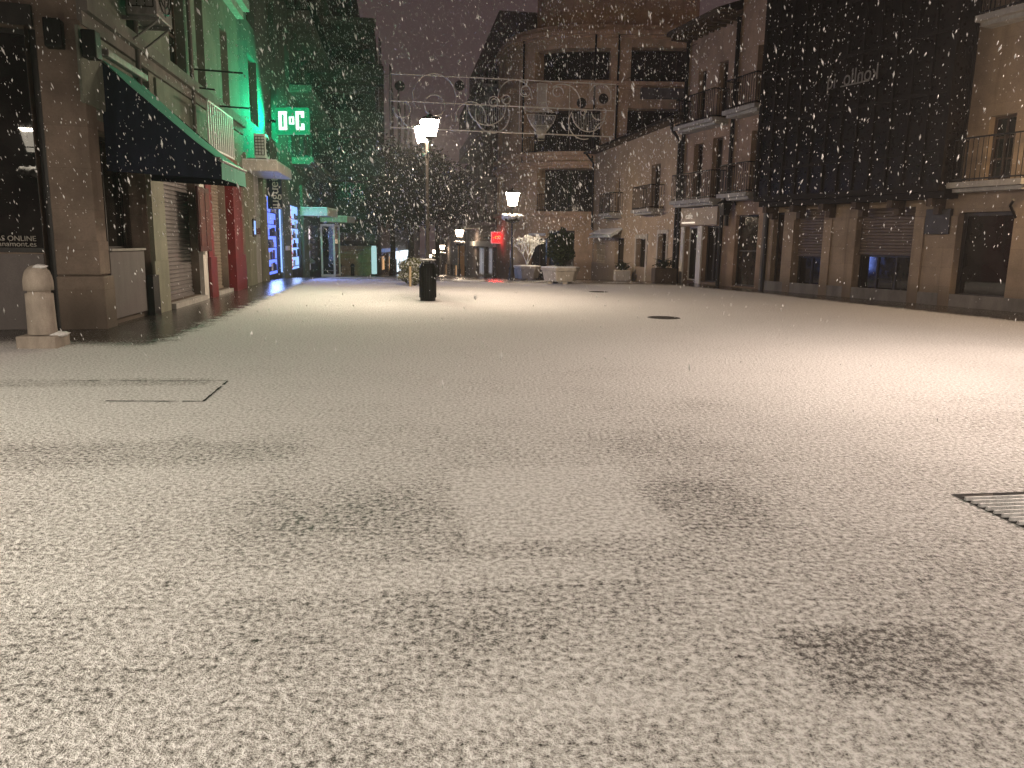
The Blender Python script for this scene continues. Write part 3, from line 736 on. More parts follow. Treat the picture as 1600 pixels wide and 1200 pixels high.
def tower():
    d = 50.; p, q = at(488, d), at(588, d)
    t = thing('apartment_tower', 'dark apartment block with stacked balconies behind the toy shop building', 'building', p)
    W = Wall(p, SA); L = W.u(588, 250)
    zb = -1.4; ztop = zat(q, 36); z1 = zat(p, 383)
    base = zat(p, 362)
    ops = [(1.5, L-.35, -1.1, z1, .3)]; fl = []
    z = base+.9
    while z < ztop-2.2:
        ops.append((.8, L-.25, z+1.0, z+2.35, 1.0)); fl.append(z); z += 2.75
    wall_part(W, 0, L, zb, ztop, ops, 'tower_render', t, 9.)
    shutter(W, (1.5, L-.35, -1.1, z1), t, 'wood_pale', .3, .28, label='pale beige shutter at street level')
    bx('fascia', W, (1.2, L-.1, base-.55, base), .0, .35, 'grimy_concrete', t)
    for z in fl:
        bx('balcony', W, (.8, L+.55, z-.12, z+.98), .002, .9, 'tower_render', t)
        bx('railing', W, (.85, L+.5, z+1.02, z+1.06), .82, .88, 'black_iron', t)
        f = bx('window', W, (1.2, L-.7, z+1.05, z+2.3), -.99, -.93, 'brown_frame', t)
        bx('pane', W, (1.28, L-.8, z+1.12, z+2.24), -.929, -.92, 'gallery_glass', f)
    S1 = Wall(W.pt(L, 0), SD); 
    bx('penthouse', W, (0, L-1.1, ztop+.002, ztop+1.9), -8, -.9, 'tower_render', t)
    bx('parapet', W, (-.1, L+.1, ztop+.002, ztop+.45), -.3, .0, 'grimy_concrete', t)
tower()
for px, lab in ((530, 'low black bollard at the left end of the beige shutter'), (550, 'low black bollard in the middle of the beige shutter')):
    p = at(px, 48.5); p.z = terrain(p.x, p.y); m = MB(); m.lathe([(.12, 0), (.11, .55), (.14, .58), (.13, .68), (.07, .76), (0.01, .78)], 10, p); solid('bollard', m, 'black_iron', lab, 'bollard', 'bollards at the beige shutter')
def far_left():
    p = at(594, 60); q = at(656, 118); t = thing('far_shop_row', 'row of distant lit shops on the left side of the street', 'building', p)
    W = Wall(p, q-p); L = (q-p).length; z0 = -5
    zt = zat(p, 215)
    def rr(x0, y0, x1, y1): return W.r(x0, y0, x1, y1)
    a = rr(597, 396, 606, 427); b = rr(608, 396, 616, 427); c = rr(620, 398, 640, 426)
    ops = [(*r, .3) for r in (a, b, c)]
    for k in range(5):
        for s in range(5):
            ops.append((3+s*9, 4.6+s*9, 3+k*3, 5+k*3, .2))
    wall_part(W, 0, L, z0, zt, ops, 'far_render', t, 8.)
    for r, e in ((a, 'shop_warm'), (b, 'shop_warm'), (c, 'shop_white')):
        f = window(W, r, t, .29, 3, 1, 'dark_frame', e, .25, 'shop_window')
    bx('sign_band', W, rr(596, 388, 616, 393), .0, .3, 'strip_blue', t); bx('sign_band', W, rr(612, 392, 634, 402), .0, .4, 'shop_white', t)
    for o in ops[3:]: window(W, o, t, .2, 1, 1)
    S2 = at(584, 49); 
    t2 = thing('light_column', 'tall pale cyan light column beside the far shops', 'light', (S2.x, S2.y, terrain(S2.x, 49)))
    zt = zat(S2, 384); zb = terrain(S2.x, 49)
    m = MB(); m.lathe([(.22, 0), (.22, .12), (.18, .14)], 10, (S2.x, S2.y, zb)); part('base', m, 'black_iron', t2)
    m = MB(); m.lathe([(.15, .14), (.17, .2), (.17, zt-zb-.15), (.13, zt-zb)], 12, (S2.x, S2.y, zb)); part('tube', m, 'column_glow', t2)
    m = MB(); m.lathe([(.3, zt-zb+.001), (.3, zt-zb+.1)], 10, (S2.x, S2.y, zb)); part('cap', m, 'black_iron', t2)
emit('column_glow', (.55, .9, .9), .75)
far_left()
# ------------------------------------------------------------------ right: round corner building
def round_building():
    d0 = 45.5; p = at(1110, d0); q = at(915, d0)
    L0 = (q-p).length; W = PathWall(p, Vector((-1, 0, 0)), L0, 5., SD, 3.); Fr = W.front
    t = thing('round_corner_building', 'brown apartment building with a rounded corner and long dark balconies', 'building', q)
    zb = -1.5; ztop = Fr.z(950, 38); A = W.u_arc
    def wr(x0, y0, x1, y1): return Fr.r(x0, y0, x1, y1)
    f3 = wr(838, 74, 955, 124); f3b = wr(986, 74, 1085, 132); f2 = wr(830, 168, 940, 236); f2b = wr(980, 170, 1085, 214)
    f1 = wr(838, 262, 930, 330); gd = wr(820, 372, 846, 420)
    ext = A[0]+3.4
    f3 = (f3[0], ext, *f3[2:4], .9); f2 = (f2[0], ext+.8, *f2[2:4], .9); f1 = (f1[0], ext-.3, *f1[2:4], .9)
    g1 = wr(853, 360, 897, 430); sd = [(A[1]+.6, A[1]+2.2, z, z+2.2, .3) for z in (f1[2], f2[2], f3[2])]
    gl = (A[0]+2.3, A[0]+3.6, -.9, gd[3], .3)
    ops = [f3, (*f3b, .8), f2, (*f2b, .8), f1, (g1[0], g1[1], -1.0, g1[3], .3), gl]+sd
    wall_part(W, 0, W.len, zb, ztop, ops, 'round_render', t, 9.)
    for o, n in ((f3, 5), (f3b, 4), (f2, 5), (f2b, 4), (f1, 4), (ops[5], 2), (gl, 2)): window(W, o, t, o[4] if len(o) > 4 else .8, n, 1, 'brown_frame', 'night_glass')
    for o in sd: window(W, o, t, .3, 2, 1, 'brown_frame')
    for R, hh in ((f1, 1.0), (f2, .9)): 
        mb = MB(); railing(W, R[0]+.02, R[1]-.02, R[2]+.02, R[2]+hh, -.06, t, 'black_iron', .13, .014, False)
    for z in (f1[2]-.02, f2[2]-.02, f3[2]-.1, ztop-.35, f1[3]+.35):
        m = MB(); W.box(m, 0, W.len, z-.22, z, .002, .3); W.box(m, 0, W.len, z-.36, z-.223, .002, .12); part('ledge', m, 'round_band', t)
    m = MB(); W.box(m, 0, Fr.u(1000, 150), f3[2]-1.0, f3[2]-.45, .002, .35); part('balcony', m, 'grimy_concrete', t)
    for x in (966, 930, 838):
        u = Fr.u(x, 100) if x != 838 else A[0]+4.2
        m = MB(); m.tube([W.pt(u, f1[3]+.4, .1), W.pt(u, ztop-.4, .1)], .06, 6); part('downpipe', m, 'black_iron', t)
    m = MB(); W.box(m, 1.0, A[1]-1., ztop+.002, ztop+5, -8, -1.8); part('top_storey', m, 'round_render', t)
    m = MB(); W.box(m, 0.9, A[1]-.9, ztop+5.002, ztop+5.3, -8, -1.4); part('roof', m, 'grimy_concrete', t)
    # small lit plate over the side door
    u = A[0]+2.9; bx('door_light', W, (u-.5, u+.6, gd[3]+.15, gd[3]+.3), .01, .2, 'letter_pale', t)
    return W
RBW = round_building()
# dark block down the street on the right
def street_right():
    p = RBW.pts[-1][1].copy(); W = Wall(p, SD, p-SA*10)
    d2 = 74; L = (d2-p.y)/SD.y
    zt = zat(W.pt(L*.85, 0), 112)
    t = thing('street_block', 'dark balconied block past the rounded corner, with a shop and a red sign', 'building', p)
    ops = []; fl = []
    sh = [W.r(744, 386, 756, 430), W.r(758, 386, 770, 430), W.r(773, 388, 783, 432), W.r(785, 388, 794, 432)]
    for r in sh: ops.append((r[0], r[1], max(r[2], -3), r[3], .3))
    zf = [W.z(762, y) for y in (345, 298, 245, 195)]
    z = W.z(762, 350)
    lv = []
    while z < zt-2.5: lv.append(z); z += 3.0
    for z in lv:
        for k in range(4): ops.append((1+k*L/4, 3.6+k*L/4, z+.1, z+2.3, .25))
    wall_part(W, 0, L, -4, zt, ops, 'far_render', t, 9.)
    for i, o in enumerate(ops[:4]): window(W, o, t, .29, 2, 1, 'grey_metal', ('shop_dim', 'shop_dim', 'shop_dim', 'shop_cold')[i], .12, 'shop_window')
    for o in ops[4:]: window(W, o, t, .25, 2, 1)
    for i, z in enumerate(lv):
        m = MB(); W.box(m, .6, L-.6, z-.2, z, .002, 1.0); s = part('balcony', m, 'concrete', t)
        m = MB(); W.box(m, .7, L-.7, z+.05, z+.95, .93, .97); part('balustrade', m, 'neon_tint_rail' if i in (1, 2) else 'grimy_concrete', s)  # neon light on two balustrades put into their paler blue colour
    bx('fascia', W, W.r(738, 377, 776, 385), .0, .25, 'pale_frame', t)
    r = W.r(724, 385, 733, 432, .3)
    # street row beyond
    t2 = thing('far_street_row', 'low hazy row of buildings at the far right of the street', 'building', W.pt(L+.5, 0))
    L2 = 60; z2 = W.z(725, 262); ops = []
    for k in range(8):
        for zz in (1.6, 4.6): ops.append((L+3+k*6.5, L+5+k*6.5, zz-1, zz+1.2, .2))
    for k in range(8): ops.append((L+2.5+k*6.5, L+6+k*6.5, -3.5-k*.2, -.9-k*.15, .2))
    wall_part(W, L+.5, L+.5+L2, -6, z2, ops, 'far_render', t2, 9.)
    for i, o in enumerate(ops): window(W, o, t2, .2, 2, 1, 'dark_frame', 'night_glass' if i < 16 or i % 3 else 'shop_warm', .06)
    m = MB(); W.box(m, L+.9, L+1.8, -4, W.z(728, 384), .3, .9); part('pilaster', m, 'orange_pier', t2, 'orange lit pier at the street corner')
    return W, L
emit('shop_cold', (.6, .65, .8), .55); plain('neon_tint_rail', (.30, .34, .42), .4, .2, 3, .3)
plain('orange_pier', (.5, .3, .14), .7, .15, 3)
SRW, SRL = street_right()
def red_sign():
    u, z0 = SRW.uz(758, 379, 1.0); z1 = SRW.z(758, 363, 1.0)
    t = thing('temperature_sign', 'small red lit temperature sign projecting above a shop down the street', 'sign', SRW.pt(u, z0, .1), 'lit temperature signs')
    p = SRW.pt(u, 0, .55); W = Wall(p, SA, p-SD*5); h = z1-z0; w = h*.98
    m = MB(); W.box(m, 0, w, z0, z1, -.25, 0); part('panel', m, 'led_red', t, bevel=.03)
    m = MB(); e = .05
    W.box(m, -e, 0-.001, z0-e, z1+e, -.26, .03); W.box(m, w+.001, w+e, z0-e, z1+e, -.26, .03); W.box(m, 0, w, z1+.001, z1+e, -.26, .03); W.box(m, 0, w, z0-e, z0-.001, -.26, .03); part('rim', m, 'led_rim', t)
    text_on(W, '-1\u00b0C', w/2, (z0+z1)/2, .02, h*.42, 'led_red_core', t)
    m = MB(); W.box(m, -.55, -e-.001, (z0+z1)/2-.05, (z0+z1)/2+.05, -.18, -.1); part('bracket', m, 'black_iron', t)
    L = bpy.data.lights.new('red_sign_light', 'AREA'); L.energy = 22; L.spread = math.radians(110); L.color = (1, .03, .04); L.size = .9; o = bpy.data.objects.new('red_sign_light', L); COL.objects.link(o)
    o.location = W.pt(w/2, (z0+z1)/2, .12); o.rotation_euler = (-(W.n*1.0)+Vector((0, 0, 0))).to_track_quat('Z', 'Y').to_euler() if False else (-W.n).to_track_quat('Z', 'Y').to_euler()
    o.rotation_euler = (W.n*-1).to_track_quat('Z', 'Y').to_euler()
emit('led_rim', (1, .25, .25), .9)
red_sign()
def green_sign():
    d = 29.; c = at(462, d); z0, z1 = zat(c, 203), zat(c, 174); h = z1-z0; w = h*1.48
    W = Wall(c, Vector((1, -.12, 0))); u0 = -w/2
    t = thing('temperature_sign', 'large green lit sign reading 0 degrees projecting from the left facade', 'sign', (c.x, c.y, z0), 'lit temperature signs')
    m = MB(); W.box(m, u0-.14, u0+w+.14, z0-.14, z1+.14, -.22, -.03); part('panel', m, 'sign_halo_green', t, bevel=.03)  # board given a dim glow that stands in for the halo round the digits
    # digit strokes in lit tube
    def ring(m, a, b, c_, d_, k, o0, o1):
        W.box(m, a, a+k, c_, d_, o0, o1); W.box(m, b-k, b, c_, d_, o0, o1); W.box(m, a+k, b-k, d_-k, d_, o0, o1); W.box(m, a+k, b-k, c_, c_+k, o0, o1)
    def glyphs(o0, o1, g):
        m = MB(); k = .10-g*2
        ring(m, u0+g, u0+.31*w-g, z0+g, z1-g, k, o0, o1)
        ring(m, u0+.415*w+g, u0+.60*w-g, z0+h*.30+g, z0+h*.72-g, .05-g, o0, o1)
        a, b = u0+.68*w+g, u0+w-g
        W.box(m, a, a+k, z0+g, z1-g, o0, o1); W.box(m, a+k, b, z1-g-k, z1-g, o0, o1); W.box(m, a+k, b, z0+g, z0+g+k, o0, o1)
        W.box(m, b-k, b, z1-g-k-.12, z1-g-k, o0, o1); W.box(m, b-k, b, z0+g+k, z0+g+k+.12, o0, o1)
        return m
    part('digits', glyphs(-.029, .03, 0), 'led_white', t)
    m = MB(); W.box(m, u0-3.2, u0-.141, (z0+z1)/2-.05, (z0+z1)/2+.05, -.16, -.1); part('bracket', m, 'black_iron', t)
    for s in (1, -1):
        L = bpy.data.lights.new('green_sign_light', 'AREA'); L.energy = 250 if s > 0 else 190; L.spread = math.radians(118 if s > 0 else 60); L.color = (.0, 1, .40); L.size = w; L.shape = 'RECTANGLE'; L.size_y = h
        o = bpy.data.objects.new('green_sign_light', L); COL.objects.link(o)
        o.location = W.pt(0, (z0+z1)/2, .06 if s > 0 else -.26); o.rotation_euler = (W.n*-1 if s > 0 else (W.n+Vector((.42, 0, 0)))).to_track_quat('Z', 'Y').to_euler()
green_sign()
# ------------------------------------------------------------------ right: low house, narrow house, gallery house
def low_house():
    W = RW1; t = thing('low_house', 'low two storey rendered house with small balconies between the taller buildings', 'building', RA)
    L = W.u(926, 380); ze = W.z(1058, 192); zl = W.z(1034, 329)
    R = W.r
    w1 = R(961, 278, 968, 336); w2 = R(1017, 257, 1031, 328); d0 = R(927, 380, 945, 436); d1 = R(960, 372, 974, 432); d2 = R(994, 373, 1009, 434); d3 = R(1028, 365, 1041, 424)
    w1 = (*w1[:2], zl+.1, w1[3], .25); w2 = (*w2[:2], zl+.1, w2[3], .25); d0 = (d0[0], d0[1], -.6, d0[3], .2); d1 = (d1[0], d1[1], -.45, d1[3], .25); d2 = (d2[0], d2[1], -.25, d2[3], .25); d3 = (d3[0], d3[1], .4, d3[3], .25)
    wall_part(W, 0, L, -1.2, ze, [w1, w2, d0, d1, d2, d3], 'low_render', t, 7.)
    window(W, w1, t, .25, 2, 2, 'brown_frame'); window(W, w2, t, .25, 2, 2, 'brown_frame')
    shutter(W, d0, t, 'wood_pale', .2, .3, 'door', 'pale boarded door'); window(W, d1, t, .25, 1, 2, 'dark_frame', 'shop_glass', name='door'); window(W, d2, t, .25, 2, 1, 'brown_frame', 'shop_glass', name='door'); window(W, d3, t, .25, 1, 2, 'brown_frame')
    m = MB(); a, b = d2[0]-.18, d2[1]+.18
    W.box(m, a, d2[0]-.003, -.3, d2[3]+.2, .002, .05); W.box(m, d2[1]+.003, b, -.3, d2[3]+.2, .002, .05); W.box(m, d2[0], d2[1], d2[3]+.003, d2[3]+.2, .002, .05); part('door_surround', m, 'planter_stone', t)
    m = MB(); a, b = d3[0]-.15, d3[1]+.15
    W.box(m, a, d3[0]-.003, d3[2]-.1, d3[3]+.16, .002, .04); W.box(m, d3[1]+.003, b, d3[2]-.1, d3[3]+.16, .002, .04); W.box(m, d3[0], d3[1], d3[3]+.003, d3[3]+.16, .002, .04); part('window_surround', m, 'planter_stone', t)
    m = MB(); W.box(m, 0, L, zl-.1, zl, .002, .08); part('ledge', m, 'low_render', t)
    m = MB(); W.box(m, 0, L, -1.2, .45, .002, .035); part('plinth', m, 'low_render', t)
    for w in (w1, w2): balcony(W, w[0]-.55, w[1]+.55, zl+.08, .65, t, 1.0)
    m = MB(); W.box(m, -.1, L+.1, ze, ze+.14, -.3, .55); part('eave', m, 'wood_dark', t)
    m = MB(); P = W.pt
    m.quad(P(-.1, ze+.141, .6), P(L+.1, ze+.141, .6), P(L+.1, ze+1.6, -4), P(-.1, ze+1.6, -4)); m.quad(P(-.1, ze+.141, .6), P(-.1, ze+1.6, -4), P(-.1, ze+.141, -4)); part('roof', m, 'snowy_roof', t)
    m = MB(); m.tube([P(-.1, ze+.05, .62), P(L+.1, ze+.05, .62)], .07, 8); part('gutter', m, 'black_iron', t)
    m = MB(); m.tube([P(L-.1, ze+.02, .6), P(L-.12, ze-.5, .15), P(L-.12, zl-.7, .1)], .06, 8); part('downpipe', m, 'black_iron', t)
    m = MB(); m.tube([P(.08, ze+.02, .6), P(.1, ze-.4, .55), P(.22, ze-.8, .14), P(.22, -.4, .12)], .07, 8); part('downpipe', m, 'black_iron', t)
plain('snowy_roof', (.16, .12, .1), .8, .4, 4)
low_house()
def small_awning():
    W = RW1; u0, u1 = W.u(972, 372, .0), W.u(936, 380, .0); z = W.z(960, 366, .6)
    t = thing('awning', 'small pale awning with snow over a shop door of the low house', 'awning', W.pt(u0, z))
    m = MB(); P = W.pt; m.hexa([P(u0, z+.25, 0), P(u1, z+.25, 0), P(u1, z-.15, 0.6), P(u0, z-.15, 0.6), P(u0, z+.29, 0), P(u1, z+.29, 0), P(u1, z-.11, 0.6), P(u0, z+.02, .6)]); part('canvas', m, 'pale_canvas', t)
    m = MB(); m.hexa([P(u0, z+.292, 0.02), P(u1, z+.292, 0.02), P(u1, z+.022, .58), P(u0, z+.022, .58), P(u0, z+.34, 0.02), P(u1, z+.34, 0.02), P(u1, z+.06, .57), P(u0, z+.06, .57)]); part('snow_layer', m, 'snow', t)
small_awning()
UB = RW2.u(1203, 300)
def narrow_house():
    W = RW2; R = W.r; t = thing('narrow_house', 'three storey brown house with iron balconies, rafter eaves and a small shop', 'building', RA)
    zs1, zs2 = W.z(1100, 313), W.z(1105, 193); um = W.u(1146, 250); ze = W.z(1068, 70)
    a1 = R(1083, 225, 1097, 300); a2 = R(1112, 215, 1128, 300); b1 = R(1090, 110, 1102, 190); b2 = R(1122, 96, 1136, 186); c1 = R(1172, 203, 1190, 296); c2 = R(1182, 68, 1204, 166)
    ws = [(x[0], x[1], z+.05, x[3], .25) for x, z in ((a1, zs1), (a2, zs1), (b1, zs2), (b2, zs2), (c1, zs1+.1), (c2, zs2+.1))]
    ds = [(*R(1069, 355, 1090, 436)[:2], .08, W.z(1080, 354), .25), (*R(1097, 353, 1121, 437)[:2], .08, W.z(1108, 353), .25), (*R(1147, 337, 1182, 440)[:2], .05, W.z(1165, 336), .2)]
    ztop = 13.5
    wall_part(W, 0, um, -.3, ze+.3, ws[:4]+ds[:2], 'narrow_render', t, 7.)
    wall_part(W, um, UB, -.3, ztop, ws[4:]+[(ds[2][0], min(ds[2][1], UB-.2), *ds[2][2:])], 'narrow_render', t, 7., name='end_wall')
    for w in ws: window(W, w, t, .25, 2, 2, 'brown_frame')
    window(W, ds[0], t, .25, 1, 1, 'pale_frame', 'shop_glass', name='door'); window(W, ds[1], t, .25, 2, 1, 'dark_frame', 'shop_glass', name='shop_window')
    D = (ds[2][0], min(ds[2][1], UB-.2), *ds[2][2:])
    window(W, D, t, .2, 1, 2, 'dark_frame', 'brown_glass', name='door')
    balcony(W, a1[0]-.45, a2[1]+.35, zs1, .65, t); balcony(W, b1[0]-.45, b2[1]+.2, zs2, .65, t)
    balcony(W, c1[0]-.9, c1[1]+.1, zs1+.1, .6, t); balcony(W, c2[0]-.9, c2[1]+.1, zs2+.1, .6, t)
    m = MB(); W.box(m, -.15, um, ze+.1, ze+.24, -.3, 1.0); part('eave', m, 'wood_dark', t)
    m = MB(); n = 9
    for k in range(n): m = MB(); u = .05+(um-.3)*k/(n-1); W.box(m, u-.06, u+.06, ze-.06, ze+.098, .002, .85); part('rafter', m, 'wood_dark', t)
    m = MB(); P = W.pt; m.quad(P(-.15, ze+.241, 1.05), P(um, ze+.241, 1.05), P(um, ze+2., -4), P(-.15, ze+2., -4)); part('roof', m, 'snowy_roof', t)
    for u, za, zb in ((.06, ze, .0), (um-.02, ze, zs1-1.0), (um-.35, zs1-.5, 0.)):
        m = MB(); m.tube([P(u, za, .12), P(u, zb, .12)], .075, 8); part('downpipe', m, 'black_iron', t)
    m = MB(); W.box(m, UB-.12, UB-.02, -.1, ztop, .002, .1); part('corner_trim', m, 'grimy_concrete', t)
    bx('pilaster', W, (ds[0][0]-.22, ds[0][0]-.003, -.1, ds[0][3]), .002, .07, 'pale_frame', t); bx('pilaster', W, (ds[0][1]+.003, ds[1][0]-.003, -.1, ds[0][3]), .002, .07, 'pale_frame', t)
    bx('fascia', W, R(1066, 324, 1124, 352), .0, .1, 'shutter_beige', t, bevel=.01)
    r = R(1069, 328, 1090, 350); bx('downlight', W, (r[0]+.1, r[1], r[2]+.02, r[2]+.07), .101, .16, 'sign_glow', t)
    text_on(W, 'cafe', (r[0]+r[1])/2+.05, r[2]+.3, .11, .34, 'letter_glow', t)
    # ceiling lamp seen in the doorway
    m = MB(); u, z = W.uz(1085, 369); m.blob(P(u, z, -.2), .09, .05, .09, 0, 10, 6); part('door_lamp', m, 'lamp_small', t)
    return um, zs1
emit('letter_glow', (1, .85, .7), .5)
UM, ZS1 = narrow_house()
def wall_lantern_box():
    W = RW2; u, z = W.uz(1135, 324, .4)
    t = thing('wall_lantern', 'unlit black wall lantern on a bracket beside the small shop', 'lantern', W.pt(u, z))
    m = MB(); c = W.pt(u, z, .45); m.lathe([(.16, -.28), (.26, .12), (.3, .13), (.05, .34), (.03, .42)], 4, c, math.pi/4+.3, False); part('lantern', m, 'black_iron', t)
    m = MB(); m.tube([W.pt(u, z+.1, 0), W.pt(u, z+.42, .2), W.pt(u, z+.42, .45)], .03, 6); part('bracket', m, 'black_iron', t)
wall_lantern_box()
def gallery_house():
    W = RW3; R = W.r; t = thing('gallery_house', 'pale stone house with a long dark glazed gallery over closed shops', 'building', RBp)
    zg = W.z(1340, 309); U1 = W.u(1498, 300); L = U1+9; ztop = 15
    s1 = (*R(1240, 327, 1284, 450)[:2], .05, W.z(1262, 327), .3); s2 = (*R(1336, 325, 1424, 455)[:2], .05, W.z(1380, 325), .3); s3 = (*R(1492, 331, 1578, 455)[:2], .25, W.z(1535, 331), .25)
    s0 = (*R(1206, 330, 1222, 443)[:2], .05, W.z(1214, 332), .25)
    w1 = R(1541, 180, 1582, 290); w1 = (w1[0], w1[1], zg+.25, w1[3], .25); w2 = (w1[0]+.25, w1[1]+.6, zg+4.2, zg+6.9, .25)
    w4 = (w1[0]+3.2, w1[1]+3.2, zg+.25, w1[3], .25)
    gal = (.3, U1-.25, zg+.35, ztop-2, .6)
    wall_part(W, 0, L, -.3, ztop, [s0, s1, s2, s3, w1, w2, w4], 'right_stone', t, 8.)
    sp = lambda s, y, x: W.z(x, y)
    z1 = W.z(1262, 400); z2 = W.z(1380, 398)
    shutter(W, (s1[0], s1[1], z1, s1[3]), t, 'shutter_brown', .2, label='half lowered brown shutter'); window(W, (s1[0], s1[1], s1[2], z1-.01), t, .3, 2, 1, 'dark_frame', 'night_glass', name='shop_window')
    shutter(W, (s2[0], s2[1], z2, s2[3]), t, 'shutter_brown', .2, label='wide half lowered brown shutter'); window(W, (s2[0], s2[1], s2[2], z2-.01), t, .3, 3, 1, 'dark_frame', 'night_glass', name='shop_window')
    window(W, s3, t, .25, 1, 1, 'dark_frame', 'shop_glass', .09, name='shop_window'); window(W, s0, t, .25, 1, 1, 'dark_frame', 'brown_glass', name='door')
    for w in (w1, w2, w4): window(W, w, t, .25, 2, 3, 'brown_frame')
    balcony(W, w1[0]-.5, w1[1]+.6, zg+.2, .5, t, 1.05); balcony(W, w4[0]-.6, w4[1]+.6, zg+.2, .5, t, 1.05); balcony(W, w2[0]-.5, w2[1]+.6, zg+4.1, .5, t, 1.0)
    # gallery: dark framed glazing boxed out from the wall
    o = .75; g0, g1 = .12, U1; gz0, gz1 = zg, ztop-1.0
    m = MB(); W.box(m, g0, g1, gz0, gz0+.16, .002, o+.04); W.box(m, g0+.0, g1, gz0-.16, gz0-.002, .002, o-.2); gal = part('gallery', m, 'gallery_frame', t); m = MB(); W.box(m, g0, g1, gz1, gz1+.2, .002, o+.1); part('cornice', m, 'gallery_frame', gal)
    m = MB(); P = W.pt
    m.quad(P(g0+.02, gz0+.16, o-.05), P(g1-.02, gz0+.16, o-.05), P(g1-.02, gz1, o-.05), P(g0+.02, gz1, o-.05)); m.quad(P(g0+.02, gz0+.16, 0), P(g0+.02, gz0+.16, o-.05), P(g0+.02, gz1, o-.05), P(g0+.02, gz1, 0)); m.quad(P(g1-.02, gz0+.16, 0), P(g1-.02, gz0+.16, o-.05), P(g1-.02, gz1, o-.05), P(g1-.02, gz1, 0))
    part('pane', m, 'gallery_glass', gal)
    m = MB(); n = 12
    for k in range(n+1): u = g0+.04+(g1-g0-.08)*k/n; W.box(m, u-.035, u+.035, gz0+.162, gz1-.002, o-.04, o+.02)
    z = gz0+1.0
    while z < gz1: W.box(m, g0+.08, g1-.08, z-.04, z+.04, o-.045, o+.012); z += 1.45
    for u in (g0, g1):
        W.box(m, u-.04, u+.04, gz0+.162, gz1-.002, o-.06, o+.03); W.box(m, u-.04, u+.04, gz0+.162, gz1-.002, .002, .06)
    part('glazing_bar', m, 'gallery_frame', gal)
    for k in range(6):
        m = MB(); u = .4+(U1-.8)*k/5; W.box(m, u-.08, u+.08, zg-.36, zg-.163, .002, .55); W.box(m, u-.08, u+.08, zg-.56, zg-.363, .002, .25)
        part('bracket', m, 'wood_dark', t)
    uu, zz = W.uz(1331, 121, o+.03); text_on(W, 'konllo  iq', uu, zz, o+.03, .62, 'reflected_letter', gal, mirror=True, fit=1.75)  # reflection of a sign in the panes, built as dim mirrored letters
    uu, zz = W.uz(1335, 130, o+.03); m = MB(); W.box(m, uu-.5, uu+.5, zz-.03, zz+.01, o+.022, o+.03); part('lettering', m, 'reflected_letter', gal)  # bar belonging to the same reflected sign, not real lettering
    for x in (1233, 1291, 1329, 1433, 1483): 
        u = W.u(x, 400); bx('pilaster', W, (u-.16, u+.16, -.2, zg-.6), .002, .06, 'right_stone', t, bevel=.01)
    m = MB(); W.box(m, 0, L, -.2, .32, .002, .045); part('plinth', m, 'grimy_concrete', t)
    m = MB(); W.box(m, U1+.1, L, zg-.06, zg+.08, .002, .1); part('ledge', m, 'right_stone', t)
    r = R(1450, 327, 1488, 366); bx('plaque', W, r, .002, .12, 'plaque_dark', t, 'dark square plaque between the shop fronts', .01)
    u = W.u(1590, 330); m = MB(); m.tube([P(u, W.z(1590, 340), .05), P(u, W.z(1590, 322), .3), P(u+.15, W.z(1594, 314), .42)], .035, 6); part('wall_bracket', m, 'black_iron', t)
    m = MB(); m.tube([P(.03, 0, .06), P(.03, ztop, .06)], .06, 8); part('downpipe', m, 'black_iron', t)
plain('reflected_letter', (.2, .19, .17), .6, .05, 5, bmp=0)
plain('gallery_frame', (.010, .008, .007), .7, .3, 6, spec=.15)
gallery_house()
# ------------------------------------------------------------------ street lamps
def lantern(o, c, s=1., glow='lamp_glow'):
    """tapered four-sided lantern, built about its base point c"""
    x, y, z = c; b, t, h = .15*s, .245*s, .46*s
    f = MB(); q = math.pi/4; R2 = math.sqrt(2)
    for sx in (-1, 1):
        for sy in (-1, 1): f.tube([(x+sx*b, y+sy*b, z), (x+sx*t, y+sy*t, z+h)], .011*s, 4)
    for r, zz in ((b, z), (t, z+h), (b+(t-b)*.22, z+h*.22)):
        P = [(x+r*sx, y+r*sy, zz) for sx, sy in ((-1, -1), (1, -1), (1, 1), (-1, 1))]
        for i in range(4): f.tube([P[i], P[(i+1) % 4]], .013*s, 4)
    f.lathe([(.03*s, -.2*s), (.045*s, -.12*s), (.09*s, -.05*s), (b*R2*.95, -.012*s)], 4, c, q, False)
    fr = part('lantern', f, 'black_iron', o)
    g = MB(); g.lathe([((b-.006)*R2, .004), ((t-.006)*R2, h-.004)], 4, c, q, False, False); part('glass', g, glow+'_glass', fr)
    g = MB(); r = (t-.015)*R2
    g.add([(x+r*math.cos(q+k*math.pi/2), y+r*math.sin(q+k*math.pi/2), z+h-.02) for k in (3, 2, 1, 0)], [(0, 1, 2, 3)]); part('lamp', g, glow, fr)
    k = MB(); k.lathe([((t+.012)*R2, h+.008), ((t+.004)*R2, h+.022), (t*.55*R2, h+.085*s), (t*.45, h+.09*s), (t*.40, h+.13*s), (t*.2, h+.16*s), (.02*s, h+.18*s), (.024*s, h+.21*s), (.004, h+.26*s)], 4, c, q, False); part('cap', k, 'black_iron', fr)
    return fr
def fix(o):                                    # children of an Empty built about the origin
    for ch in o.children: ch.location = (0, 0, 0)
def post(o, H, base=True):
    m = MB(); m.lathe([(.17, 0), (.17, .12), (.13, .16), (.12, .5), (.14, .54), (.09, .62), (.075, .95), (.09, .98), (.06, 1.05), (.052, 1.6), (.045, H-.25), (.06, H-.22), (.04, H-.18), (.035, H)], 12); part('post', m, 'post_iron', o)
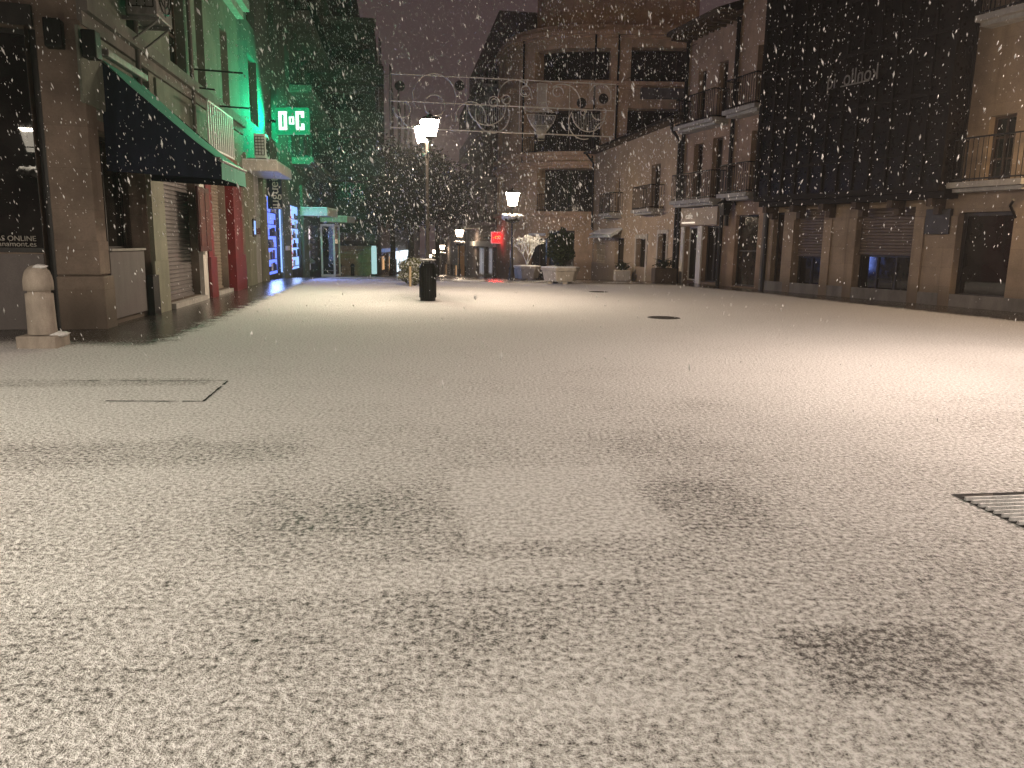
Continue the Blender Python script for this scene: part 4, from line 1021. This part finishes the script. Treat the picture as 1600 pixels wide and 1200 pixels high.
def ring_planter(o, z):
    m = MB(); m.lathe([(.06, z-.22), (.3, z-.14), (.42, z-.02), (.42, z+.02), (.05, z+.02)], 18); part('hanging_planter', m, 'black_iron', o)
    m = MB(); rnd = random.Random(3)
    for k in range(16):
        a = TAU*k/16; r = .36+rnd.uniform(-.05, .07); m.blob((r*math.cos(a), r*math.sin(a), z+.04+rnd.uniform(0, .04)), .14, .14, .09+rnd.random()*.04, .25, 10, 6, seed=k)
    m.blob((0, 0, z+.05), .33, .33, .10, .15, 12, 6); part('snow_layer', m, 'snow', o)
def lamp_double():
    p = G(668, 466); o = thing('street_lamp', 'tall double lantern street lamp rising behind the black bin', 'lamp', (0, 0, 0), 'street lamps')
    zl = zat(p+Vector((0, -.6, 0)), 214); H = zl+.15
    post(o, H)
    m = MB(); m.tube([(0, -.62, zl-.22), (0, -.5, zl-.34), (0, -.2, zl-.3), (0, 0, zl-.42)], .028, 8); m.tube([(0, .62, zl-.22), (0, .5, zl-.34), (0, .2, zl-.3), (0, 0, zl-.42)], .028, 8); m.lathe([(.05, H-.05), (.07, H), (.02, H+.12), (.04, H+.2), (.005, H+.34)], 8); part('arm', m, 'post_iron', o)
    lantern(o, (-.02, -.62, zl), .86); lantern(o, (-.0, .62, zl), .86)
    o.location = (p.x, p.y, 0); o.rotation_euler.z = .26
    fix(o)
lamp_double()
p8 = at(800, 35); p8.z = terrain(p8.x, 35)
def lamp_single():
    o = thing('street_lamp', 'single lantern lamp with a snow covered ring planter, beside the snowy shrub planter', 'lamp', (0, 0, 0), 'street lamps')
    zl = zat(p8, 322)-p8.z; zr = zat(p8, 341)-p8.z
    post(o, zl-.18); ring_planter(o, zr); lantern(o, (0, 0, zl), 1.25, 'lamp_glow_mid'); o.location = p8; fix(o)
    return o
L1 = lamp_single()
for px, d, s, lab in ((718, 66, 1.0, 'second lamp with a snowy ring planter down the street, left of the red sign'), (691, 104, 1.0, 'third and smaller lamp further down the street'), (679, 128, 1.0, 'fourth lamp down the street, a small bright point'), (672, 165, 1., 'fifth and farthest lamp at the end of the street')):
    p = at(px, d); p.z = terrain(p.x, d); dup(L1, p, .4, lab, s, ('lamp_glow_mid', 'lamp_glow_far'))
for x, y, sc, lab, gl in ((6.9, 7.4, 1.2, 'street lamp just beyond the right edge of the view', 'lamp_glow_side'), (-1.5, -7., 1.2, 'street lamp behind the viewer', 'lamp_glow_back')):
    o = dup(L1, (x, y, 0), .3, lab, sc, ('lamp_glow_mid', gl))
    for ch in list(o.children):
        if ch.name.startswith(('hanging', 'snow')): bpy.data.objects.remove(ch)
def wall_lamp(W, u, z, o, lab, glow, s=1.2):
    t = thing('wall_lantern', lab, 'lantern', (0, 0, 0)); c = W.pt(u, z, o)
    lantern(t, (0, 0, 0), s, glow); d = W.n*-o
    m = MB(); m.tube([(d.x, d.y, -.35), (d.x*.5, d.y*.5, -.45), (0, 0, -.22)], .03, 6); part('bracket', m, 'black_iron', t); t.location = c; fix(t)
wall_lamp(RW3, RW3.u(1598, 330)+1.7, 4.3, .9, 'warm wall lantern at the right end of the stone house', 'lamp_glow_wall', 1.0)
qd = ray(56, 221); qp = LF.p-LF.n*.285; Qp = CAM+qd*((qp-CAM).dot(LF.n)/qd.dot(LF.n)); Qp = Qp+(qd-LF.n*(2*qd.dot(LF.n)))*11.
dup(L1, (Qp.x, Qp.y, 0), .2, 'street lamp to the left of the viewer, mirrored in the shop window', Qp.z/(zat(p8, 322)-p8.z+.29), ('lamp_glow_mid', 'lamp_glow_left'))
# ------------------------------------------------------------------ plaza furniture
def bollard():
    p = G(69, 541); t = thing('bollard', 'round topped stone bollard with a neck groove on a square block', 'bollard', p)
    h = zat(p, 414); r = .165
    m = MB(); m.lathe([(r+.01, .17), (r+.005, .3), (r, h*.55), (r, h*.655), (r-.03, h*.66), (r-.03, h*.69), (r+.012, h*.695), (r+.012, h*.80), (r, h*.87), (r*.86, h*.93), (r*.6, h*.975), (r*.3, h*.995), (.01, h)], 28, p); part('shaft', m, 'bollard_stone', t)
    m = MB(); a = .34; c = [Vector((math.cos(k*math.pi/2+.95)*a, math.sin(k*math.pi/2+.95)*a, 0))+p for k in range(4)]
    m.hexa([(*v.xy, -.05) for v in c]+[(*v.xy, .16) for v in c]); part('block', m, 'bollard_stone', t, bevel=.02)
    m = MB(); m.blob((p.x+.06, p.y-.02, h-.02), .09, .09, .03, .3, 10, 5); part('snow_patch', m, 'snow', t); m = MB(); m.blob((p.x+.2, p.y+.05, .16), .1, .16, .035, .3, 12, 5); part('snow_patch', m, 'snow', t)
bollard()
def bin_():
    p = G(668.5, 469.5); h = zat(p, 404); R = .205
    t = thing('litter_bin', 'black cylindrical litter bin with a snow capped lid at the foot of the tall lamp', 'bin', p)
    m = MB(); m.lathe([(R*.93, 0), (R*.95, .04), (R, .3), (R, h*.80), (R*.82, h*.87), (R*.8, h*.89)], 20, p); part('body', m, 'black_iron', t)
    m = MB()
    for k in range(20): a = TAU*k/20; m.tube([(p.x+R*1.01*math.cos(a), p.y+R*1.01*math.sin(a), .08), (p.x+R*1.01*math.cos(a), p.y+R*1.01*math.sin(a), h*.78)], .008, 4)
    part('slat', m, 'black_iron', t)
    m = MB()
    for k in range(4): a = TAU*k/4+.5; m.tube([(p.x+R*.7*math.cos(a), p.y+R*.7*math.sin(a), h*.88), (p.x+R*.7*math.cos(a), p.y+R*.7*math.sin(a), h*.955)], .015, 5)
    m.lathe([(R*1.02, h*.95), (R*1.0, h*.965)], 20, p); part('lid', m, 'black_iron', t)
    m = MB(); m.blob((p.x, p.y, h*.965), R*.98, R*.98, .035, .1, 18, 6); part('snow_layer', m, 'snow', t)
bin_()
def leaves(c, rx, ry, rz, n, size, seed, shell=.55, flat=.6, cone=None):
    rnd = random.Random(seed); m = MB(); cl = [(rnd.gauss(0, 1), rnd.gauss(0, 1), rnd.gauss(0, 1)) for _ in range(30)]
    vs = []; fs = []
    while n > 0:
        d = Vector((rnd.gauss(0, 1), rnd.gauss(0, 1), rnd.gauss(0, 1))).normalized(); lump = 1+.22*math.sin(d.x*5+seed)*math.sin(d.y*6+1.3*seed)+.16*math.sin(d.z*8+seed)
        r = (shell+(1-shell)*rnd.random()**.6)*lump
        p = Vector((c[0]+d.x*rx*r, c[1]+d.y*ry*r, c[2]+d.z*rz*r))
        a = Vector((rnd.gauss(0, 1), rnd.gauss(0, 1), rnd.gauss(0, flat))).normalized(); b = a.cross(Vector((rnd.gauss(0, 1), rnd.gauss(0, 1), rnd.gauss(0, 1)))).normalized()
        s = size*rnd.uniform(.6, 1.4); k = len(vs)
        vs += [p-a*s, p+b*s*.45, p+a*s, p-b*s*.45]; fs.append((k, k+1, k+2, k+3)); n -= 1
    return m.add(vs, fs)
def planter(p, w, h, lab, snow=True, rot=.2, plants=None, grp='stone planters on the plaza'):
    t = thing('planter', lab, 'planter', p, grp); m = MB(); n = 6; R = w/2
    m.lathe([(R*.82, .10), (R*.95, h*.82)], n, p, rot, False); part('bowl', m, 'planter_stone', t, bevel=.02)
    m = MB(); m.lathe([(R*1.02, h*.821), (R*1.02, h), (R*.9, h), (R*.88, h*.9)], n, p, rot, False, True); part('rim', m, 'planter_stone', t, bevel=.015)
    for k in range(4):
        m = MB(); a = TAU*k/4+.4; m.box(p.x+R*.55*math.cos(a)-.09, p.x+R*.55*math.cos(a)+.09, p.y+R*.55*math.sin(a)-.09, p.y+R*.55*math.sin(a)+.09, p.z-.03, p.z+.099)
        part('foot', m, 'planter_stone', t)
    if snow:
        m = MB(); m.lathe([(R*1.0, h+.002), (R*.98, h+.03), (R*.5, h+.06), (.02, h+.05)], n, p, rot, False); part('snow_layer', m, 'snow', t)
    return t
pA = G(875, 443); hA = zat(pA, 418)
planter(pA, 1.5, hA, 'large hexagonal stone planter holding the dark rounded shrub', True, .25)
def shrub(name, p, z, rx, rz, n, size, mat, lab, seed, cat='shrub', trunk='bark', shell=.5):
    t = thing(name, lab, cat, (p.x, p.y, z)); m = MB()
    for k in range(7): a = TAU*k/7; m.tube([(p.x, p.y, z-.05), (p.x+rx*.3*math.cos(a), p.y+rx*.3*math.sin(a), z+rz*.7), (p.x+rx*.55*math.cos(a+.3), p.y+rx*.55*math.sin(a+.3), z+rz*1.5)], .022, 5, taper=.008)
    part('stem', m, trunk, t); part('foliage', leaves((p.x, p.y, z+rz), rx, rx, rz, n, size, seed, shell), mat, t); return t
zz = zat(pA, 357); shrub('shrub', pA, hA+.03, .47, (zz-hA)/2, 5200, .05, 'dark_leaf', 'dark evergreen shrub growing in the large hexagonal planter', 4)
pB = at(824, 36.5); pB.z = terrain(pB.x, 36.5); 
def planter_b():
    h = zat(pB, 416)-pB.z
    t = planter(pB, 1.35, h, 'stone planter with snow beside the lamp, holding the snowy bare shrub', True, .1)
    q = Vector((pB.x, pB.y, 0)); t2 = thing('snowy_shrub', 'bare bushy shrub with snow on every twig in the planter beside the lamp', 'shrub', (pB.x, pB.y, pB.z+h)); rnd = random.Random(8); m = MB(); zt = zat(pB, 366)
    z = pB.z+h; H = zt-z
    def grow(p, d, l, r, k):
        q = p+d*l; mid = p.lerp(q, .5)+Vector((rnd.uniform(-1, 1), rnd.uniform(-1, 1), 0))*l*.08
        m.tube([p, mid, q], r, 4, taper=r*.7)
        if k == 0: return
        for _ in range(3 if k > 1 else 4):
            dd = (d+Vector((rnd.uniform(-1, 1), rnd.uniform(-1, 1), rnd.uniform(-.35, .6)))*.75).normalized(); grow(q, dd, l*rnd.uniform(.6, .8), r*.75, k-1)
    for k in range(5):
        a = TAU*k/5; grow(Vector((pB.x, pB.y, z)), Vector((math.cos(a)*.45, math.sin(a)*.45, 1)).normalized(), H*.36, .02, 4)
    part('branch', m, 'snowy_twig', t2)
planter_b()
pH = G(648, 446); tH = shrub('bush', pH, .02, .52, .46, 6500, .045, 'snowy_leaf', 'low rounded bush dusted with snow left of the black bin', 11)
pw_ = G(641, 447.5); m = MB(); m.lathe([(.045, -.05), (.045, zat(pw_, 417)), (.02, zat(pw_, 416))], 8, pw_); solid('wooden_post', m, 'wood_pale', 'thin wooden post standing in front of the snowy bush', 'post')
for px, d, w, y0, lab in ((974, 37.0, .85, 422, 'small stone pot with a plant by the doors of the low house'), (1040, 31.6, 1.05, 419, 'dark pot with a spiky plant beside the corner drainpipe')):
    p = at(px, d); p.z = terrain(p.x, d); h = zat(p, y0)-p.z; t = thing('plant_pot', lab, 'planter', p); m = MB()
    m.box(p.x-w/2*.86, p.x+w/2*.86, p.y-w*.4, p.y+w*.4, p.z, p.z+h); part('pot', m, 'planter_stone' if px < 1000 else 'wood_dark', t, bevel=.03)
    t2 = thing('potted_plant', ('leafy little plant growing in the small stone pot' if px < 1000 else 'spiky dark plant growing in the dark pot at the corner'), 'plant', (p.x, p.y, p.z+h)); m = MB(); rnd = random.Random(px)
    for k in range(26):
        a = rnd.random()*TAU; l = rnd.uniform(.3, .75)*w; m.tube([(p.x, p.y, p.z+h-.03), (p.x+math.cos(a)*l*.3, p.y+math.sin(a)*l*.3, p.z+h+l*.5), (p.x+math.cos(a)*l*.75, p.y+math.sin(a)*l*.75, p.z+h+l*.62)], .022, 4, taper=.004)
    part('leaf', m, 'dark_leaf', t2); part('foliage', leaves((p.x, p.y, p.z+h+.15), w*.4, w*.4, .2, 260, .05, px, .2), 'dark_leaf', t2)
# covers and drain
def disc(px, py, r, name, lab, cat):
    p = G(px, py); t = thing(name, lab, cat, p); m = MB(); m.lathe([(r, .001), (r, .006), (r*.9, .006), (r*.9, .004)], 28, p); part('rim', m, 'black_iron', t)
    m = MB(); m.lathe([(r*.89, .001), (r*.89, .005)], 28, p)
    for k in range(-3, 4): y = k*r*.22; x = math.sqrt(max(0, (r*.8)**2-y*y)); m.box(p.x-x, p.x+x, p.y+y-.012, p.y+y+.012, .0052, .011)
    part('lid', m, 'worn_iron', t)
disc(1037, 496.5, .33, 'manhole_cover', 'round dark manhole cover, bare of snow, on the right of the plaza', 'manhole cover')
disc(935, 456, .3, 'manhole_cover', 'dark manhole cover in front of the hexagonal planter', 'manhole cover')
def grate():
    p = G(1485, 773); t = thing('drain_grate', 'iron drain grate with snow lying on its bars at the right edge', 'drain grate', p); a, c = SD, SA
    def q(u, v, z): w = p+c*u-a*v; return (w.x, w.y, z)
    m = MB(); W, L = .62, .85
    m.add([q(0, 0, .003), q(W, 0, .003), q(W, L, .003), q(0, L, .003)], [(0, 1, 2, 3)]); part('pit', m, 'pit_black', t)
    m = MB(); rnd = random.Random(2); n = 13
    for k in range(n):
        v = .12+(L-.12)*k/n; st = .0; K = 8
        top = []
        for j in range(K+1):
            u = W*j/K; th = .0085+.003*math.sin(j*1.3+k)+.016*(j/K)**2; top.append((u, th))
        for (u0, h0), (u1, h1) in zip(top, top[1:]):
            m.add([q(u0, v-h0, .006), q(u1, v-h1, .006), q(u1, v+h1, .006), q(u0, v+h0, .006), q(u0, v-h0*.6, .026), q(u1, v-h1*.6, .026), q(u1, v+h1*.6, .026), q(u0, v+h0*.6, .026)], [(0, 1, 2, 3), (4, 5, 6, 7), (0, 1, 5, 4), (2, 3, 7, 6)])
    part('snow_layer', m, 'snow', t)
    m = MB(); m.add([q(0.03, .05, .008), q(.25, .04, .012), q(.2, .1, .012), q(.08, .11, .008)], [(0, 1, 2, 3)])
    for k in range(n): v = .12+(L-.12)*k/n; m.add([q(0, v-.012, .005), q(W, v-.012, .005), q(W, v+.012, .005), q(0, v+.012, .005)], [(0, 1, 2, 3)])
    part('bar', m, 'black_iron', t)
plain('pit_black', (.004, .004, .004), .9, .2, 5)
grate()
def cover():
    P = [G(165, 627), G(318, 627.5), G(356, 595.5), G(100, 595.5)]; t = thing('access_cover', 'rectangular access cover outlined in the snow on the left', 'access cover', P[1])
    m = MB()
    for a, b, w in ((P[0], P[1], .012), (P[1], P[2], .012), (P[2], P[3], .008)):
        d = (b-a).normalized(); n = Vector((-d.y, d.x, 0))*w; rnd = random.Random(1); K = 14
        for k in range(K):
            if rnd.random() < .06: continue
            s0, s1 = a.lerp(b, k/K), a.lerp(b, (k+1)/K); g = rnd.uniform(.6, 1.2)
            m.add([s0-n*g, s1-n*g, s1+n*g, s0+n*g], [(0, 1, 2, 3)])
    for i, v in enumerate(m.v): m.v[i] = (v[0], v[1], .005)
    part('frame', m, 'pit_black', t)
cover()
# ------------------------------------------------------------------ trees in the far street
def tree(px, d, ztop, zbot, r, seed, lab, n=9000):
    p = at(px, d); zg = terrain(p.x, d); zt = zat(p, ztop); zb = zat(p, zbot); t = thing('tree', lab, 'tree', (p.x, p.y, zg), 'dark trees in the far street'); rnd = random.Random(seed); m = MB()
    m.tube([(p.x, p.y, zg-.1), (p.x+.1, p.y, (zb+zg)/2), (p.x, p.y+.1, zb+.6), (p.x+.1, p.y, (zt+zb)/2+.5)], .24, 10, taper=.1)
    cs = []
    for k in range(16):
        a = rnd.random()*TAU; f = rnd.random(); z = zb+(zt-zb)*(.12+.76*f); rr = r*(.35+.65*math.sin(math.pi*(.15+.75*f)))*rnd.uniform(.5, .95); c = Vector((p.x+rr*math.cos(a), p.y+rr*math.sin(a), z)); cs.append(c)
        m.tube([(p.x, p.y, zb+.3+(z-zb)*.5), ((p.x+c.x)/2, (p.y+c.y)/2, z*.6+(zb+.3)*.4), c], .07, 6, taper=.02)
    part('trunk', m, 'bark', t)
    L = MB()
    for i, c in enumerate(cs):
        q = leaves(c, r*.48, r*.48, r*.42, n//16, .13, seed+i, .2); L.add(q.v, q.f)
    part('crown', L, 'tree_leaf', t)
tree(640, 47, 228, 350, 2.3, 21, 'dark tree crown left of the tall lamp, nearer of the two')
tree(682, 62, 245, 345, 2.9, 33, 'dark tree crown right of the tall lamp, further down the street')
tree(612, 58, 215, 345, 3.0, 35, 'dark tree crown behind the others, against the apartment tower')
# ------------------------------------------------------------------ Christmas light frame hung across the street
def deco():
    d = 33.; pL, pR = at(613, d-.4), at(953, d+.8); W = Wall(pL, pR-pL); L = (pR-pL).length
    zt, zm, zb = zat(pL, 115), zat(pL, 156), zat(pL, 199); ztr, zbr = zat(pR, 132), zat(pR, 214)
    t = thing('christmas_lights', 'unlit Christmas light frame of wire scrolls and a chandelier hung across the street', 'decoration', W.pt(0, zb))
    X = lambda s: s*L
    def P(s, v, o=0.):              # s 0..1 across, v 0 bottom .. 1 top
        return W.pt(X(s), (zb+(zbr-zb)*s)*(1-v)+(zt+(ztr-zt)*s)*v, o)
    H = zt-zb; asp = L/H
    m = MB()
    for v, r in ((0, .03), (1, .024), (.5, .026)): m.tube([P(k/20, v) for k in range(21)], r, 5)
    for s in (0, .33, .565, .79, 1): m.tube([P(s, 0), P(s, 1)], .014, 5)
    part('frame', m, 'mesh_wire', t)
    def arc(m, s, v, r, a0, a1, rad=.024, n=28, spiral=0.):
        m.tube([P(s+r*(1-spiral*k/n)*math.cos(a0+(a1-a0)*k/n)/asp, v+r*(1-spiral*k/n)*math.sin(a0+(a1-a0)*k/n)) for k in range(n+1)], rad, 5)
    arc0 = arc
    def arc(m, *a, **k): m = MB(); arc0(m, *a, **k); part('scroll', m, 'mesh_wire', t)
    arc(m, .19, .62, .42, -.4, math.pi+.6); arc(m, .19, .45, .2, 0, TAU); arc(m, .05, .35, .16, math.pi, TAU+1); arc(m, .12, .35, .38, math.pi, TAU-.4); arc(m, .35, .25, .3, -.2, 3.4)
    arc(m, .42, .5, .38, math.pi, TAU); arc(m, .445, .32, .34, math.pi*.9, TAU+.4); arc(m, .45, .56, .12, 0, TAU*1.6, spiral=.6); arc(m, .505, .62, .085, 0, TAU)
    arc(m, .545, .66, .34, 0, math.pi); arc(m, .59, .8, .12, -math.pi, TAU*.8, spiral=.4); arc(m, .735, .8, .12, 0, TAU*.9, spiral=.4); arc(m, .76, .6, .36, -.2, 2.2)
    arc(m, .88, .42, .34, math.pi, TAU); arc(m, .855, .44, .07, 0, TAU*1.4, spiral=.5); arc(m, .93, .46, .17, math.pi, TAU+.8, spiral=.3); arc(m, .86, .25, .32, math.pi*.8, math.pi*1.6); arc(m, .97, .0, .3, math.pi*.55, math.pi*1.02); arc(m, .93, .78, .22, -.5, 2.8)
    # mesh infill of the scroll bowls
    for s0, v0, r in ((.42, .5, .37), (.88, .42, .33), (.93, .8, .24)):
        m = MB()
        for k in range(-9, 10):
            s = s0+k/9*r*.95/asp; h = math.sqrt(max(0, r*r-(k/9*r*.95)**2))
            m.tube([P(s, v0-h if s0 < .9 else v0-.2), P(s, v0 if s0 < .9 else v0+.18)], .008, 3)
        part('wire_mesh', m, 'mesh_wire', t)
    m = MB()
    for s, v in ((.04, .78), (.30, .84), (.395, .74), (.845, .62), (.945, .72)):
        m = MB(); m.add([P(s+.05/asp*2.0*math.cos(TAU*k/20), v+.05*2.0*math.sin(TAU*k/20), .01) for k in range(20)], [tuple(range(20))]); part('bauble', m, 'bauble', t)
    # chandelier
    m = MB(); c = .665
    def prof(pts, n=9, rad=.02):
        for k in range(-n, n+1): m.tube([P(c+k/n*w/asp, v) for w, v in pts], rad if abs(k) == n else .010, 4)
        for w, v in pts[::2]: m.tube([P(c-w/asp, v), P(c+w/asp, v)], .01, 4)
    prof([(.10, .95), (.09, .8), (.09, .6), (.13, .48), (.24, .42)], 6); prof([(.29, .36), (.27, .28), (.2, .16), (.1, .05), (.06, -.08)], 9)
    for sg in (-1, 1):
        m.tube([P(c+sg*x/asp, v) for x, v in ((.09, .5), (.2, .4), (.32, .44), (.36, .56), (.31, .6), (.27, .53))], .012, 5)
    m.tube([P(c-.06/asp, -.08), P(c+.06/asp, -.08), P(c+.06/asp, -.13), P(c-.06/asp, -.13), P(c-.06/asp, -.08)], .012, 4)
    part('chandelier', m, 'mesh_wire', t)
    m = MB(); 
    q = LW.pt(LW.u(470, 180), 8.2, 0); e = RW1.pt(1.5, 6.5, .3)
    m.tube([P(0, 1), q+Vector((0, 0, .4))], .008, 4); m.tube([P(0, 0), q-Vector((0, 0, 1.8))], .008, 4); m.tube([P(1, .0), e], .008, 4); m.tube([P(1, 1), RW2.pt(.5, 9.2, .0)], .008, 4)
    part('cable', m, 'black_iron', t)
deco()
# ------------------------------------------------------------------ falling snow
def snowfall():
    rg = np.random.default_rng(5); n = 170000
    y = 2.2+(rg.random(n)**.62)*58; lo = y*-.80; hi = y*.80; x = lo+(hi-lo)*rg.random(n); z = .1+rg.random(n)*(np.minimum(14, 1.5+y*.42))
    zt = np.where(y > 27, -.038*(y-27), 0); z = z+zt
    # keep out of the houses
    def out(W, k=.15): return ((x-W.p.x)*W.n.x+(y-W.p.y)*W.n.y) > k
    def outl(): return out(LW) | ((x-PC.x)*LF.n.x+(y-PC.y)*LF.n.y > .15)
    keep = outl() & out(RW3, 1.) & (out(RW1, 1.) | (x < 3.5)) & (out(RW2, 1.) | (x < 7))
    keep &= (z > 1.45) | (rg.random(n) < .22)
    keep &= (x < 2.5+.12*y) | (rg.random(n) < .5)
    x, y, z = x[keep], y[keep], z[keep]; n = len(x)
    r = np.exp(rg.normal(math.log(.0040), .46, n))*(1+np.clip(y-6, 0, 34)*.032)
    r = np.where(y < 6, r*.45, r)
    ax = np.stack([rg.normal(.22, .22, n)+np.where(x > 3, -.35, 0), rg.normal(.1, .2, n), np.full(n, -1.)], 1); ax /= np.linalg.norm(ax, axis=1)[:, None]
    e1 = np.cross(ax, [1, 0, 0]); e1 /= np.linalg.norm(e1, axis=1)[:, None]; e2 = np.cross(ax, e1)
    c = np.stack([x, y, z], 1); el = rg.uniform(1.4, 4.2, n)[:, None]; r = np.where(x > 2.5+.12*y, r*.82, r); R = r[:, None]
    V = np.stack([c+ax*R*el, c-ax*R*el, c+e1*R, c-e1*R, c+e2*R*.9, c-e2*R*.9], 1).reshape(-1, 3)
    T = np.array([[0, 2, 4], [0, 4, 3], [0, 3, 5], [0, 5, 2], [1, 4, 2], [1, 3, 4], [1, 5, 3], [1, 2, 5]])
    Fa = (T[None]+6*np.arange(n)[:, None, None]).reshape(-1, 3)
    me = bpy.data.meshes.new('snowfall'); me.vertices.add(len(V)); me.vertices.foreach_set('co', V.astype(np.float32).ravel()); me.loops.add(Fa.size); me.loops.foreach_set('vertex_index', Fa.astype(np.int32).ravel())
    me.polygons.add(len(Fa)); me.polygons.foreach_set('loop_start', np.arange(0, Fa.size, 3, dtype=np.int32)); me.update(calc_edges=True); me.validate()
    o = link('snowfall', me, 'flake'); o['kind'] = 'stuff'; tag(o, 'fine snowflakes falling everywhere across the dark plaza', 'snow')
def flake_mat():
    m, nt, b = nm('flake'); b.inputs['Base Color'].default_value = (.9, .9, .9, 1); b.inputs['Roughness'].default_value = .6
    tr = N(nt, 'ShaderNodeBsdfTranslucent'); tr.inputs[0].default_value = (.9, .9, .9, 1); mx = N(nt, 'ShaderNodeMixShader'); mx.inputs[0].default_value = .5
    nt.links.new(b.outputs[0], mx.inputs[1]); nt.links.new(tr.outputs[0], mx.inputs[2]); nt.links.new(mx.outputs[0], nt.nodes['Material Output'].inputs[0])
flake_mat(); snowfall()
# ------------------------------------------------------------------ sky, camera, render
w = bpy.data.worlds.new('World'); S.world = w; w.use_nodes = True; nt = w.node_tree; bg = nt.nodes['Background']
tc = N(nt, 'ShaderNodeTexCoord'); sx = N(nt, 'ShaderNodeSeparateXYZ'); nt.links.new(tc.outputs['Generated'], sx.inputs[0])
cl = noise(nt, tc.outputs['Generated'], 2.2, 5)
g = ramp(nt, mth(nt, 'ADD', sx.outputs[2], mth(nt, 'MULTIPLY', mth(nt, 'SUBTRACT', cl, .5), .25)), -.05, .7)
nt.links.new(mix(nt, g, (.038, .025, .024), (.028, .017, .018)), bg.inputs[0]); bg.inputs[1].default_value = 1.
DEN = .0012            # fine snow hanging in the air, itself lit by the town's glow
vs = N(nt, 'ShaderNodeVolumeScatter'); vs.inputs['Color'].default_value = (1, 1, 1, 1); vs.inputs['Density'].default_value = DEN; vs.inputs['Anisotropy'].default_value = .5
ve = N(nt, 'ShaderNodeEmission'); ve.inputs[0].default_value = (.033, .021, .021, 1); ve.inputs[1].default_value = DEN
va = N(nt, 'ShaderNodeAddShader'); nt.links.new(vs.outputs[0], va.inputs[0]); nt.links.new(ve.outputs[0], va.inputs[1]); nt.links.new(va.outputs[0], nt.nodes['World Output'].inputs['Volume'])
cam = bpy.data.cameras.new('camera'); co = bpy.data.objects.new('camera', cam); COL.objects.link(co); S.camera = co
M = Matrix((CR, CU, -FW)).transposed().to_4x4(); M.translation = CAM; co.matrix_world = M
cam.sensor_fit = 'HORIZONTAL'; cam.sensor_width = 36; cam.lens = 36*F_PX/1600; cam.clip_start = .05; cam.clip_end = 1000
S.view_settings.view_transform = 'Standard'; S.view_settings.look = 'None'; S.view_settings.exposure = 0; S.view_settings.gamma = 1
cy = S.cycles; cy.use_denoising = True; cy.max_bounces = 4; cy.diffuse_bounces = 2; cy.glossy_bounces = 2; cy.transmission_bounces = 2; cy.transparent_max_bounces = 6; cy.volume_bounces = 0; cy.use_adaptive_sampling = True; cy.adaptive_threshold = .03; cy.sample_clamp_indirect = 3; cy.sample_clamp_direct = 0; cy.caustics_reflective = False; cy.caustics_refractive = False
